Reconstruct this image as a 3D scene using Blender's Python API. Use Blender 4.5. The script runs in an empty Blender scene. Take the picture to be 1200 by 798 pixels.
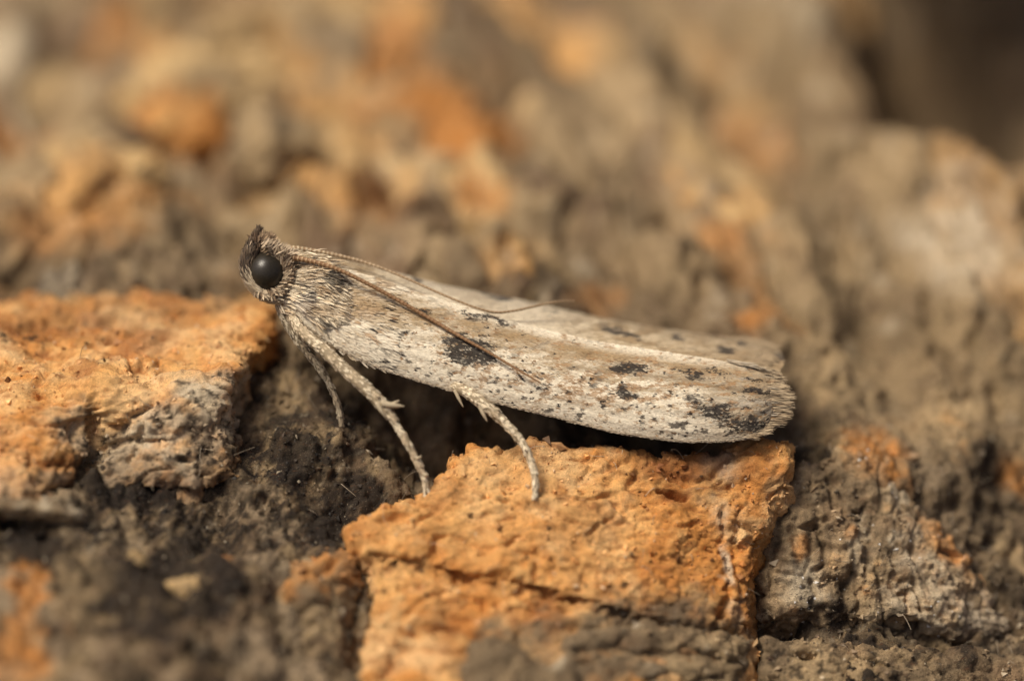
# Macro photograph of a small moth on bark.  1 Blender unit = 1 mm (unit scale set below).
import bpy, bmesh, math
import numpy as np
from mathutils import Vector
from mathutils.bvhtree import BVHTree

sc = bpy.context.scene
sc.unit_settings.system = 'METRIC'
sc.unit_settings.scale_length = 0.001
sc.unit_settings.length_unit = 'MILLIMETERS'
COL = sc.collection
rng = np.random.default_rng(11)

# ------------------------------------------------------------------ camera
PITCH = math.radians(25.0)          # camera looks 25 degrees down on the bark
DIST = 100.0                        # mm from lens to the plane of sharp focus
PPM = 60.0                          # photograph pixels per mm in that plane
F = np.array((0, math.cos(PITCH), -math.sin(PITCH)))
U = np.array((0, math.sin(PITCH), math.cos(PITCH)))
cd = bpy.data.cameras.new('camera')
cam = bpy.data.objects.new('camera', cd); COL.objects.link(cam)
cam.location = Vector(-F * DIST)
cam.rotation_euler = (math.pi / 2 - PITCH, 0, 0)
cd.sensor_width = 36; cd.lens = 36 * DIST / (1200 / PPM)
cd.clip_start = 1; cd.clip_end = 2000
cd.dof.use_dof = True
cd.dof.focus_distance = DIST - 0.45
cd.dof.aperture_fstop = cd.lens * 1e-3 / 5.8      # 5.8 mm wide entrance pupil
sc.camera = cam

# ------------------------------------------------------------------ light
EL, AZ = math.radians(62), math.radians(250)      # soft, high light from the left
w = bpy.data.worlds.new('World'); sc.world = w; w.use_nodes = True
nt = w.node_tree
sky = nt.nodes.new('ShaderNodeTexSky'); sky.sky_type = 'NISHITA'; sky.sun_disc = False
sky.sun_elevation = EL; sky.sun_rotation = AZ
sky.air_density = 0.35; sky.dust_density = 6.0; sky.ozone_density = 0.0
nt.links.new(sky.outputs[0], nt.nodes['Background'].inputs[0])
nt.nodes['Background'].inputs[1].default_value = 0.05
sl = bpy.data.lights.new('sun', 'SUN'); sl.energy = 1.5; sl.angle = math.radians(22); sl.color = (1, 0.90, 0.73)
sun = bpy.data.objects.new('sun', sl); COL.objects.link(sun)
sd = Vector((math.sin(AZ) * math.cos(EL), math.cos(AZ) * math.cos(EL), math.sin(EL)))
sun.rotation_euler = (-sd).to_track_quat('-Z', 'Y').to_euler()
sun.location = sd * 80
sc.view_settings.view_transform = 'Standard'; sc.view_settings.look = 'None'
sc.view_settings.exposure = 1.0; sc.view_settings.gamma = 1
sc.view_settings.use_curve_mapping = False
sc.render.engine = 'CYCLES'
sc.cycles.use_denoising = True

# ------------------------------------------------------------------ helpers
def W(px, py, c):
    """photo pixel + distance c (mm) in front of the focus plane -> point"""
    px, py, c = np.broadcast_arrays(np.asarray(px, float), np.asarray(py, float), np.asarray(c, float))
    k = (DIST - c) / DIST
    sx = (px - 600) / PPM * k; sy = (400 - py) / PPM * k
    out = np.zeros(px.shape + (3,))
    out[..., 0] = sx
    out += sy[..., None] * U - c[..., None] * F
    return out
def proj(P):
    c = -(P @ F); k = (DIST - c) / DIST
    return 600 + P[..., 0] / k * PPM, 400 - (P @ U) / k * PPM, c

def _h(ix, iy, iz, seed):
    n = (ix * 374761393 + iy * 668265263 + iz * 2147483647 + seed * 1274126177) & 0xFFFFFFFF
    n = ((n ^ (n >> 13)) * 1274126177) & 0xFFFFFFFF
    n = ((n ^ (n >> 15)) * 2246822519) & 0xFFFFFFFF
    return ((n ^ (n >> 16)) & 0xFFFF) / 65535.0
def vn(P, f, seed=0):
    """smooth value noise in -1..1"""
    Q = P * np.asarray(f) + seed * 17.13
    # turn the lattice so that it does not line up with the axes
    x = Q[:, 0] * .36 + Q[:, 1] * .48 - Q[:, 2] * .8
    y = -Q[:, 0] * .8 + Q[:, 1] * .6
    z = Q[:, 0] * .48 + Q[:, 1] * .64 + Q[:, 2] * .6
    xi, yi, zi = (np.floor(a).astype(np.int64) for a in (x, y, z))
    u, v, t = x - xi, y - yi, z - zi
    u, v, t = (a * a * a * (a * (a * 6 - 15) + 10) for a in (u, v, t))
    r = 0
    for dx in (0, 1):
        for dy in (0, 1):
            for dz in (0, 1):
                wgt = (u if dx else 1 - u) * (v if dy else 1 - v) * (t if dz else 1 - t)
                r = r + wgt * _h(xi + dx, yi + dy, zi + dz, seed)
    return r * 2 - 1
def fbm(P, f, o=4, seed=0, g=0.5):
    a, s, tot = 1.0, 0, 0
    f = np.asarray(f, float)
    for i in range(o):
        s = s + a * vn(P, f, seed + i * 7); tot += a; a *= g; f = f * 2.03
    return s / tot
def ridged(P, f, o=4, seed=0):
    a, s, tot = 1.0, 0, 0
    f = np.asarray(f, float)
    for i in range(o):
        s = s + a * (1 - 2 * np.abs(vn(P, f, seed + i * 5))); tot += a; a *= .5; f = f * 2.1
    return s / tot
def flakes(u, v, seed):
    """cell noise: distance to the border and three random numbers for each flake"""
    iu, iv = np.floor(u).astype(np.int64), np.floor(v).astype(np.int64); f1 = np.full(u.shape, 9.); f2 = f1.copy(); cu = np.zeros(u.shape, np.int64); cv = cu.copy()
    for a in (-1, 0, 1):
        for b in (-1, 0, 1):
            x_, y_ = iu + a, iv + b; d = np.hypot(x_ + _h(x_, y_, 3, seed) - u, y_ + _h(x_, y_, 5, seed) - v)
            nb = d < f1; f2 = np.where(nb, f1, np.minimum(f2, d)); cu = np.where(nb, x_, cu); cv = np.where(nb, y_, cv); f1 = np.where(nb, d, f1)
    return f2 - f1, _h(cu, cv, 7, seed), _h(cu, cv, 9, seed), _h(cu, cv, 11, seed)
def sst(a, b, x):
    t = np.clip((x - a) / (b - a), 0, 1); return t * t * (3 - 2 * t)
def mix(a, b, m):
    return a + (np.asarray(b) - a) * m[:, None]
def curve(pts, x):
    p = np.asarray(pts, float); return np.interp(x, p[:, 0], p[:, 1])
def smooth_curve(pts, x, k=9):
    """interpolated and lightly smoothed"""
    p = np.asarray(pts, float); g = np.linspace(p[0, 0], p[-1, 0], 400); y = np.interp(g, p[:, 0], p[:, 1])
    yp = np.concatenate([2 * y[0] - y[k:0:-1], y, 2 * y[-1] - y[-2:-k - 2:-1]])
    y = np.convolve(yp, np.ones(2 * k + 1) / (2 * k + 1), 'valid')
    return np.interp(x, g, y)
def tps(pts):
    """thin plate spline through (x, y, value) rows"""
    p = np.asarray(pts, float); n = len(p)
    def K(a, b):
        d2 = ((a[:, None, :] - b[None]) ** 2).sum(-1) + 1e-12; return .5 * d2 * np.log(d2)
    A = np.zeros((n + 3, n + 3)); A[:n, :n] = K(p[:, :2], p[:, :2]) + np.eye(n) * 1e-3
    A[:n, n] = 1; A[:n, n + 1:] = p[:, :2]; A[n, :n] = 1; A[n + 1:, :n] = p[:, :2].T
    s = np.linalg.solve(A, np.concatenate([p[:, 2], np.zeros(3)]))
    def f(x, y):
        q = np.stack([np.ravel(x), np.ravel(y)], 1); o = np.empty(len(q))
        for i in range(0, len(q), 40000):
            b = q[i:i + 40000]; o[i:i + 40000] = K(b, p[:, :2]) @ s[:n] + s[n] + b @ s[n + 1:]
        return o.reshape(np.shape(x))
    return f

def mesh_from(name, V, faces_flat, sizes, col=None, smooth=False):
    me = bpy.data.meshes.new(name)
    V = np.ascontiguousarray(V, np.float32)
    me.vertices.add(len(V)); me.vertices.foreach_set('co', V.ravel())
    me.loops.add(len(faces_flat)); me.loops.foreach_set('vertex_index', np.asarray(faces_flat, np.int32))
    me.polygons.add(len(sizes))
    st = np.concatenate([[0], np.cumsum(sizes)[:-1]]).astype(np.int32)
    me.polygons.foreach_set('loop_start', st)
    me.polygons.foreach_set('use_smooth', np.full(len(sizes), smooth))
    me.update(calc_edges=True)
    if col is not None: set_col(me, col)
    return me
def set_col(me, col):
    a = me.attributes.new('col', 'FLOAT_COLOR', 'POINT')
    c = np.ones((len(me.vertices), 4), np.float32); c[:, :3] = np.clip(col, 0, 1)
    a.data.foreach_set('color', c.ravel())
def obj(name, me, mat, parent=None):
    o = bpy.data.objects.new(name, me); COL.objects.link(o)
    if mat: me.materials.append(mat)
    if parent: o.parent = parent
    return o
def verts(me):
    a = np.empty(len(me.vertices) * 3, np.float32); me.vertices.foreach_get('co', a); return a.reshape(-1, 3).astype(float)
def vnorm(me):
    a = np.empty(len(me.vertices) * 3, np.float32); me.vertex_normals.foreach_get('vector', a); return a.reshape(-1, 3).astype(float)
def grid_faces(nx, ny):
    i = np.arange(nx * ny).reshape(ny, nx)
    return np.stack([i[:-1, :-1], i[:-1, 1:], i[1:, 1:], i[1:, :-1]], -1).reshape(-1, 4)
def unit(v):
    return v / np.maximum(np.linalg.norm(v, axis=-1, keepdims=True), 1e-9)

# ------------------------------------------------------------------ materials
def material(name, rough=0.9, spec=0.3, grain=(18, 55), vary=0.35, bump=0.25, bdist=0.03, sheen=0.0, pepper=False):
    m = bpy.data.materials.new(name); m.use_nodes = True; t = m.node_tree; n = t.nodes; L = t.links.new
    b = n['Principled BSDF']; b.inputs['Roughness'].default_value = rough
    b.inputs['Specular IOR Level'].default_value = spec
    if sheen: b.inputs['Sheen Weight'].default_value = sheen
    at = n.new('ShaderNodeAttribute'); at.attribute_name = 'col'
    tc = n.new('ShaderNodeTexCoord')
    n1 = n.new('ShaderNodeTexNoise'); n1.inputs['Scale'].default_value = grain[0]; n1.inputs['Detail'].default_value = 5
    n1.inputs['Roughness'].default_value = .65
    n2 = n.new('ShaderNodeTexNoise'); n2.inputs['Scale'].default_value = grain[1]; n2.inputs['Detail'].default_value = 2
    for q in (n1, n2): L(tc.outputs['Object'], q.inputs['Vector'])
    add = n.new('ShaderNodeMath'); add.operation = 'ADD'; L(n1.outputs['Fac'], add.inputs[0]); L(n2.outputs['Fac'], add.inputs[1])
    mr = n.new('ShaderNodeMapRange'); mr.inputs['From Min'].default_value = .6; mr.inputs['From Max'].default_value = 1.4
    mr.inputs['To Min'].default_value = 1 - vary; mr.inputs['To Max'].default_value = 1 + vary
    L(add.outputs[0], mr.inputs['Value'])
    mx = n.new('ShaderNodeVectorMath'); mx.operation = 'SCALE'
    L(at.outputs['Color'], mx.inputs[0]); L(mr.outputs[0], mx.inputs['Scale'])
    last = mx.outputs[0]
    if pepper:      # fine black specks, pale flecks and rusty threads
        for sc_, lo, hi, cl, amt, stretch in ((21, .60, .67, (.022, .016, .011, 1), .72, (1, 1, 1)), (33, .635, .70, (.52, .43, .30, 1), .5, (1, 1, 1)), (12, .60, .68, (.10, .04, .014, 1), .45, (.45, 1.5, 1.5))):
            mp = n.new('ShaderNodeMapping'); mp.inputs['Scale'].default_value = stretch; mp.inputs['Location'].default_value = (sc_, sc_ * .3, 1); L(tc.outputs['Object'], mp.inputs['Vector'])
            ns = n.new('ShaderNodeTexNoise'); ns.inputs['Scale'].default_value = sc_; ns.inputs['Detail'].default_value = 4; ns.inputs['Roughness'].default_value = .6; L(mp.outputs[0], ns.inputs['Vector'])
            m2 = n.new('ShaderNodeMapRange'); m2.inputs['From Min'].default_value = lo; m2.inputs['From Max'].default_value = hi; m2.inputs['To Max'].default_value = amt * pepper; L(ns.outputs['Fac'], m2.inputs['Value'])
            mc = n.new('ShaderNodeMix'); mc.data_type = 'RGBA'; L(m2.outputs[0], mc.inputs['Factor']); L(last, mc.inputs['A']); mc.inputs['B'].default_value = cl; last = mc.outputs['Result']
    L(last, b.inputs['Base Color'])
    if bump:
        bp = n.new('ShaderNodeBump'); bp.inputs['Strength'].default_value = bump; bp.inputs['Distance'].default_value = bdist
        L(add.outputs[0], bp.inputs['Height']); L(bp.outputs[0], b.inputs['Normal'])
    return m
M_BARK = material('weathered_bark', .92, .25, (10, 42), .5, .8, .05, pepper=1.0)
M_ORANGE = material('mealy_orange_bark', .92, .25, (10, 42), .38, .7, .045, pepper=.35)
M_CRUMB = material('bark_crumb', .7, .5, (20, 60), .2, .0)
M_GLINT = material('pale_glinting_crumb', .25, .9, (20, 60), .1, .0)
M_SCALE = material('wing_scales', .75, .35, (30, 90), .12, .0, sheen=.15)
M_MEMBRANE = material('wing_membrane', .8, .3, (25, 80), .2, .2, .01)
M_BODY = material('body_cuticle', .75, .35, (25, 70), .3, .3, .01)
M_ANT = material('antenna_cuticle', .55, .4, (30, 90), .15, .0)
M_EYE = material('compound_eye', .3, .42, (22, 70), .55, .25, .008)

GREY = np.array((.195, .140, .082)); TAN = np.array((.42, .302, .165)); ORANGE = np.array((.56, .238, .060))
LORANGE = np.array((.69, .385, .14)); RUST = np.array((.22, .075, .022)); DARK = np.array((.018, .013, .010))
LICHEN = np.array((.55, .46, .325)); YELLOW = np.array((.64, .44, .21)); BROWN = np.array((.115, .074, .044))
CREAM = np.array((.62, .52, .38))

# ================================================================== BARK
# macro form of the bark: world (x, y) -> height, thin plate spline through measured points
def ctl(px, py, c):
    p = W(px, py, c); return (p[0], p[1], p[2])
C0 = [(-30, 60, -1.5), (0, 60, -1.5), (30, 60, -2), (-25, 25, -.8), (0, 25, -.6), (25, 25, -.8),
      (-14, 14, -.3), (-5, 14, -.5), (5, 14, -.6), (14, 14, -.5), (-14, 7, -.5), (-6, 7, -.5), (0, 7, -.5), (6, 7, -1.2), (12, 7, -1.0),
      (-12, 3.6, -.7), (-6, 3.6, -.7), (-2, 3.2, -1.0), (2, 3.4, -1.3), (6, 3.6, -1.9), (11, 3.6, -1.9),
      (-12, .5, -1.6), (-7, .5, -1.6), (-4, .8, -1.2), (-1, 1.2, -1.3), (2, 1.2, -2.2), (5, 1.0, -2.6), (9, 1, -2.9), (13, 1, -3.0)]
C0 += [ctl(*p) for p in ((400, 505, 0.0), (350, 500, -.1), (430, 560, .35), (380, 590, .9), (300, 600, 1.3), (250, 640, 2.0), (180, 600, 1.9),
      (60, 610, 2.4), (100, 700, 4.0), (300, 700, 3.6), (200, 798, 6.2), (420, 760, 2.6), (480, 830, 2.6), (340, 800, 4.6), (0, 798, 6.0), (-100, 700, 4.2),
      (500, 500, -2.0), (560, 510, -2.0), (640, 510, -1.8), (480, 560, -.7), (560, 580, -.8), (700, 600, -1.0), (600, 760, 1.0), (800, 760, -.4),
      (960, 540, -1.0), (960, 620, -.5), (960, 700, -.2), (1100, 640, -1.0), (1180, 640, -1.8), (1100, 730, -.7), (1000, 770, .5), (1180, 780, -.1),
      (1040, 500, -2.5), (1150, 480, -3.6), (1250, 600, -2.5), (1250, 760, -.6))]
C0 += [(-14, -14, -3.6), (0, -14, -5.0), (14, -14, -7.5), (-14, -7, -3.2), (14, -6, -6.3)]
base_z = tps(C0)
def hit(px, py):
    """first point where the pixel's ray meets the macro bark"""
    c = np.linspace(8, -60, 700); P = W(np.full(700, px), np.full(700, py), c)
    below = np.nonzero(P[:, 2] < base_z(P[:, 0], P[:, 1]))[0]
    return P[below[0]] if len(below) else P[-1]

def axis(a0, a1, step, g, lim0, lim1):
    m = list(np.arange(a0, a1, step)); s = step
    while m[-1] < lim1: s *= g; m.append(m[-1] + s)
    s = step; lo = [a0]
    while lo[-1] > lim0: s *= g; lo.append(lo[-1] - s)
    return np.array(lo[:0:-1] + m)
gx = axis(-10.6, 10.8, .05, 1.08, -60, 60)
gy = axis(-7.0, 3.2, .045, 1.012, -30, 34); gy = np.concatenate([gy, np.linspace(35, 110, 70)])
XX, YY = np.meshgrid(gx, gy)
x, y = XX.ravel(), YY.ravel()
z = base_z(np.clip(x, -30, 30), np.clip(y, -14, 60))
P = np.stack([x, y, z], 1)

# hollows and swellings (px, py, radius px, height mm, stretch, turn)
FORM = [(215, 200, 46, -1.5, 1.3, 0), (1112, 88, 82, -6.5, 1.6, -60), (980, 150, 55, -1.2, 2.2, -25), (690, 195, 36, -.8, 1.6, 60), (880, 175, 28, -1.0, 3.4, -50),
        (1010, 370, 40, -.8, 2.2, -60), (740, 325, 34, -.6, 1.3, 0), (470, 215, 24, -1.4, 1.2, 0), (480, 285, 30, -.5, 1.5, 0), (350, 262, 32, -.5, 1.5, 0),
        (30, 120, 40, -1.0, 1.4, 0), (130, 140, 30, -1.4, 1.3, 0), (560, 120, 30, -1.6, 1.6, 0), (640, 290, 30, -.6, 1.5, 0), (30, 300, 40, -.5, 1.6, 0),
        (1040, 215, 80, .7, 2.6, -25), (1140, 310, 110, .9, 1.2, -40), (250, 90, 90, .8, 1.5, 0), (130, 245, 70, .5, 1.6, 0), (830, 235, 34, .6, 3.0, -60),
        (745, 80, 34, .8, 2.2, -60), (600, 60, 80, .5, 1.5, 0), (930, 60, 60, .8, 1.6, -40), (430, 40, 90, .7, 1.6, 0), (960, 300, 50, .5, 2.0, -60), (505, 285, 34, .5, 1.5, 0), (600, 298, 40, .5, 1.6, 0), (820, 325, 36, .5, 1.6, -20), (930, 325, 30, .5, 2.2, -60), (700, 240, 50, .7, 1.6, -20), (890, 400, 40, .4, 1.6, -20)]
for px, py, r, h, st, tr in FORM:
    q = hit(px, py); cc = -(q @ F); rr = r / PPM * (DIST - cc) / DIST
    a = math.radians(tr); dx, dy = x - q[0], (y - q[1]) * .55
    u1 = (dx * math.cos(a) + dy * math.sin(a)) / st; v1 = -dx * math.sin(a) + dy * math.cos(a)
    P[:, 2] += h * np.exp(-((u1 ** 2 + v1 ** 2) / (rr * rr) * 1.2) ** (1.7 if h < -3 else 1.3))
far = sst(2.5, 6, y)
right = sst(-3, 5, x)
# long furrows of the bark on the right run away and to the left, lumpy on the left
ROT = np.array([[math.cos(-1.2), math.sin(-1.2), 0], [-math.sin(-1.2), math.cos(-1.2), 0], [0, 0, 1]])
PR = P @ ROT.T
big = fbm(P, .6, 3, 5)
P[:, 2] += far * (right * .55 * ridged(PR, (.10, .5, .3), 3, 3) + (1 - right) * .38 * np.sign(big) * np.abs(big) ** .7 + (.17 - .05 * right) * ridged(P, .55, 3, 9) - .45 * sst(.15, .5, vn(P, .55, 13)))
P[:, 2] += (1 - far) * .30 * fbm(P, .7, 2, 21)
# flaky plates of the bark: squarish on the left, long ones along the furrows on the right
wx, wy = .45 * fbm(P, .8, 3, 15), .45 * fbm(P, .8, 3, 16)
lf = flakes(x * .92 + wx, y * .42 + wy, 61); rf = flakes(PR[:, 0] * .24 + wx * .7, PR[:, 1] * .85 + wy, 62); isr = (x + 1.6 * vn(P, .4, 17)) > 0
FK = [np.where(isr, b, a) for a, b in zip(lf, rf)]
fz = sst(1.8, 4.0, y)
P[:, 2] += fz * (.34 * sst(0, .16, FK[0]) - .34 + np.where(isr, .22, .36) * (FK[1] - .5))
sf = flakes(x * 1.5 + wx * 2, y * 1.1 + wy * 2 + P[:, 2] * .6, 63)
P[:, 2] += (1 - fz) * (.12 * sst(0, .2, sf[0]) + .26 * (sf[1] - .5)) * sst(-.2, .4, vn(P, .7, 18))
faces = grid_faces(len(gx), len(gy))
me = mesh_from('bark', P, faces.ravel(), np.full(len(faces), 4), smooth=True)
N = vnorm(me)
near = (np.abs(x) < 11.5) & (y < 9)
d = (.30 - .14 * far - .06 * far * right) * fbm(PR, (.7, 1.4, 1.3), 3, 31)
Q, NQ = P[near], N[near]
dn = .025 * fbm(Q, (15, 3.5, 3.5), 3, 53, .6) + .16 * fbm(Q, (2.6, 1.4, 1.4), 4, 41, .6) - .10 * ridged(Q, (3.0, 1.3, 1.3), 3, 43) + .08 * fbm(Q, 7.0, 4, 47, .8) + .05 * vn(Q, 15, 51)
pit = sst(.25, .7, vn(Q, 3.1, 57)); dn -= .16 * pit * sst(-.2, .4, vn(Q, 1.1, 58))
d[near] += dn * (1 - .5 * sst(3, 6, Q[:, 1]))
P = P + N * d[:, None]
me.vertices.foreach_set('co', P.astype(np.float32).ravel()); me.update()

def patches(P, col, spec, seed=70):
    """stains, and shade painted into hollows, each at a set place: (centre, radius, stretch, turn, colour, strength)"""
    jit = np.stack([vn(P, 1.6, seed), vn(P, 1.6, seed + 1), vn(P, 1.6, seed + 2)], 1) * .22 + \
          np.stack([vn(P, 5, seed + 3), vn(P, 5, seed + 4), vn(P, 5, seed + 5)], 1) * .12
    brk = .4 + .6 * sst(-.35, .2, fbm(P, 3.2, 4, seed + 8, .7))
    for ctr, r, st, tr, cl, k in spec:
        dlt = P - ctr; dlt = dlt + jit * min(2.2, r * 2.0)
        a = math.radians(tr)
        u0 = dlt[:, 0]; v0 = dlt @ U; c0 = dlt @ F
        u1 = (u0 * math.cos(a) + v0 * math.sin(a)) / st; v1 = -u0 * math.sin(a) + v0 * math.cos(a)
        dd = np.sqrt(u1 ** 2 + v1 ** 2 + (c0 * .35) ** 2) / r
        col = mix(col, cl, k * brk * (1 - sst(.5, 1.25, dd)))
    return col
def bark_colour(P, orange=0.0, lichen=0.0, dark=0.0, seed=100, spec=()):
    n1 = fbm(P, .55, 3, seed); n2 = fbm(P, 1.7, 3, seed + 3); n3 = fbm(P, 5.5, 3, seed + 6, .6); n4 = vn(P, 15, seed + 9)
    col = mix(np.tile(GREY, (len(P), 1)), TAN, sst(-.25, .45, n1 + .5 * n2 + .3 * n3))
    om = sst(.25 - orange, .55 - orange, n2 * .6 + n1 * .5 + .25 * n3)
    oc = mix(np.tile(ORANGE, (len(P), 1)), LORANGE, sst(-.35, .4, fbm(P, 1.3, 4, seed + 12, .6) + .3 * n3)); oc = mix(oc, np.array((.77, .52, .26)), sst(-.1, .4, fbm(P, .9, 4, seed + 14, .6)) * .7)
    col = mix(col, 0, om * 0) * (1 - om[:, None]) + oc * om[:, None]
    col = mix(col, BROWN, sst(.05, .55, fbm(P, .9, 4, seed + 33, .6)) * .75 * (1 - .8 * om))
    col = mix(col, RUST * 1.3, sst(.12, .45, fbm(P, (2.5, 11, 11), 4, seed + 36, .65)) * om * .55)
    col = patches(P, col, spec, seed + 20)
    lm = sst(.3 - lichen, .65 - lichen, fbm(P, 1.2, 3, seed + 15) * .8 + .35 * n3)
    col = mix(col, LICHEN, lm * .8)
    dm = sst(.30 - dark, .62 - dark, fbm(P, 2.6, 2, seed + 18) * .55 + .55 * n3 + .25 * n4)
    col = mix(col, DARK, dm * .85)
    rm = np.maximum(sst(.2, .7, fbm(P, (2.6, 5, 5), 4, seed + 27, .6) + .2 * n4), .8 * sst(.15, .6, fbm(P, .8, 3, seed + 29)))
    col = mix(col, RUST * 1.2, rm * .78 * (.2 + .8 * om))
    return col
PAL = dict(o=ORANGE, l=LORANGE, y=YELLOW, g=GREY, t=TAN, d=DARK, w=LICHEN, b=BROWN, r=RUST, c=CREAM)
# coloured patches of the bark seen behind and around, and shade painted into hollows (px, py, radius px, stretch, turn, colour, strength)
STAIN_SHADE = [(45, 90, 32, 1.3, 0, 'y', .6), (190, 120, 44, 1.2, 0, 'o', .85), (215, 158, 38, 1.1, 0, 'o', .85), (260, 85, 60, 1.4, 0, 'y', .7), (390, 12, 55, 1.3, 0, 'y', .8),
         (480, 105, 44, 1.3, 0, 'o', .7), (540, 158, 30, 2.4, 0, 'o', .7), (425, 160, 28, 1.6, 0, 'l', .6), (440, 230, 44, 1, 0, 'o', .55), (560, 232, 36, 1, 0, 'o', .85),
         (130, 230, 55, 1.6, 0, 'l', .6), (40, 160, 30, 1.4, 0, 'o', .7), (90, 270, 40, 2, 0, 'o', .5), (30, 340, 40, 2.4, 0, 'b', .8), (60, 320, 40, 2, 0, 'd', .5),
         (160, 310, 26, 3, 0, 'g', .8), (300, 240, 40, 1.5, 0, 't', .8), (500, 285, 30, 1.4, 0, 't', .8), (600, 300, 34, 1.4, 0, 'l', .6), (700, 345, 24, 1.6, 0, 'o', .5),
         (745, 80, 28, 2.0, -60, 'y', .6), (680, 70, 28, 1.3, 0, 'l', .5), (865, 108, 20, 1.2, 0, 'y', .55), (985, 25, 34, 1.3, 0, 'l', .6), (820, 205, 24, 2.4, -60, 'y', .7), (842, 280, 26, 1.2, 0, 'o', .9),
         (885, 240, 20, 2.2, -60, 'l', .6), (912, 300, 14, 3, -60, 'o', .6), (980, 310, 40, 1.2, 0, 't', .7), (1125, 290, 70, 1.2, -50, 'c', .75), (1175, 260, 40, 1.4, 0, 'l', .5), (1050, 200, 50, 2.4, -25, 't', .7),
         (1118, 95, 100, 1.4, -60, 'b', .9), (985, 150, 50, 2, -25, 'b', .8), (880, 378, 24, 1.4, 0, 'o', .7), (1060, 240, 40, 3, -60, 't', .4), (770, 290, 60, 1.5, 0, 't', .5), (700, 150, 60, 1.4, 0, 't', .5),  # the brown rows paint shade into the upper right hollows
         (1025, 538, 34, 1.4, -40, 'o', .9), (1190, 560, 24, 1.5, -60, 'o', .7), (970, 430, 40, 1.4, 0, 't', .6), (1060, 450, 60, 1.4, 0, 't', .5), (1150, 540, 30, 1.2, 0, 'd', .7),
         (30, 690, 40, .7, 0, 'o', .85),
         (20, 770, 50, .8, 0, 'o', .8), (90, 690, 40, 1, 0, 't', .4), (265, 660, 12, 1, 0, 'o', .9), (240, 662, 9, 1, 0, 'y', .8), (160, 655, 14, 1, 0, 'y', .6),
         (1000, 780, 80, 2.5, 0, 'd', .5), (1120, 600, 60, 1.4, -50, 'g', .7), (1180, 650, 60, .8, 0, 'g', .6)]
def stain_spec(rows, at):
    out = []
    for px, py, r, st, tr, k, s in rows:
        q = at(px, py); cc = -(q @ F)
        out.append((q, r / PPM * (DIST - cc) / DIST, st, tr, PAL[k], s))
    return out
col = bark_colour(P, orange=-.12, lichen=-.12, dark=.0, seed=100)
# the broken face towards the viewer is dirty, dark bark; the older surface behind is paler
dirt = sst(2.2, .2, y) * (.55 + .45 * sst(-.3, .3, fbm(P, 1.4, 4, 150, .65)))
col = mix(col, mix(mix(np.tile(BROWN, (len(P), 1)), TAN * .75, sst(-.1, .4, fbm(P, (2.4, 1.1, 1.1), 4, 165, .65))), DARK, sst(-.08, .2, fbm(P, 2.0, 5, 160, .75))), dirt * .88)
col = mix(col, LICHEN, sst(.35, .55, fbm(P, 7, 3, 170)) * dirt * .5)
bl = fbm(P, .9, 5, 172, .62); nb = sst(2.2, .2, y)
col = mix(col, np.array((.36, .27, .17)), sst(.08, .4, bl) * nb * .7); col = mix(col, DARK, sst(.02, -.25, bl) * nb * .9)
col = mix(col, mix(np.tile(TAN * 1.25, (len(P), 1)), LORANGE, sst(.1, .5, fbm(P, .4, 3, 180)) * sst(3, -4, x)), sst(3, 7, y) * .55)
# long weathered streaks along the furrows
sk = fbm(PR, (.22, 1.0, .6), 4, 140, .6) ; fr = sst(2, 5, y)
col = mix(col, np.array((.52, .385, .235)), sst(.1, .5, sk) * fr * .45); col = mix(col, BROWN * 1.2, sst(-.1, -.45, sk) * fr * .6)
pick = FK[2]; base_pal = np.array([TAN * 1.1, GREY * .85, TAN * .7, LORANGE * .9, GREY * 1.2, YELLOW * .9, GREY, BROWN * 1.1, ORANGE * .85, LICHEN * .9, GREY * 1.0, TAN * .9, BROWN * 1.4])
fc = base_pal[np.minimum((pick * len(base_pal)).astype(int), len(base_pal) - 1)] * (.75 + .5 * FK[3])[:, None]
fc = np.where((isr & (x > 3))[:, None], fc * .55 + (TAN * .72 * (.7 + .6 * FK[3])[:, None]) * .45, fc)
col = col + (fc - col) * (fz * .85 * sst(-.6, .0, fbm(P, 1.1, 3, 145)))[:, None]
mt = fbm(P, 2.1, 4, 147, .65); col = mix(col, BROWN, sst(.05, .4, mt) * fz * .6); col = mix(col, LICHEN, sst(-.2, -.5, mt) * fz * .45)
col = patches(P, col, stain_spec(STAIN_SHADE, hit), 120)
# black mould in ragged patches
mould = stain_spec([(300, 540, 44, .8, 0, 'd', 1), (350, 585, 50, 1.4, 0, 'd', .95), (255, 610, 44, 1.6, 0, 'd', .95), (130, 600, 40, 1.8, 0, 'd', .9), (330, 640, 36, .7, 0, 'd', .9), (150, 620, 40, 1.5, 0, 'd', .6), (300, 660, 30, .6, 0, 'd', .7), (200, 680, 50, 1.5, 0, 'd', .35), (400, 470, 40, 1, 0, 'd', .6)], hit)
cm = patches(P, col, mould, 190); km = sst(-.25, .15, fbm(P, 7, 3, 195, .7)); col = col + (cm - col) * km[:, None]
set_col(me, col)
bark = obj('bark', me, M_BARK); bark['kind'] = 'structure'
bark['label'] = 'rough weathered tree bark, grey brown with orange patches and dark hollows'
bark_P, bark_col = P, col
tri = np.concatenate([faces[:, [0, 1, 2]], faces[:, [0, 2, 3]]])
SURF = [(P, tri, col)]                                # every bark surface, for feet, crumbs and fibres

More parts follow.
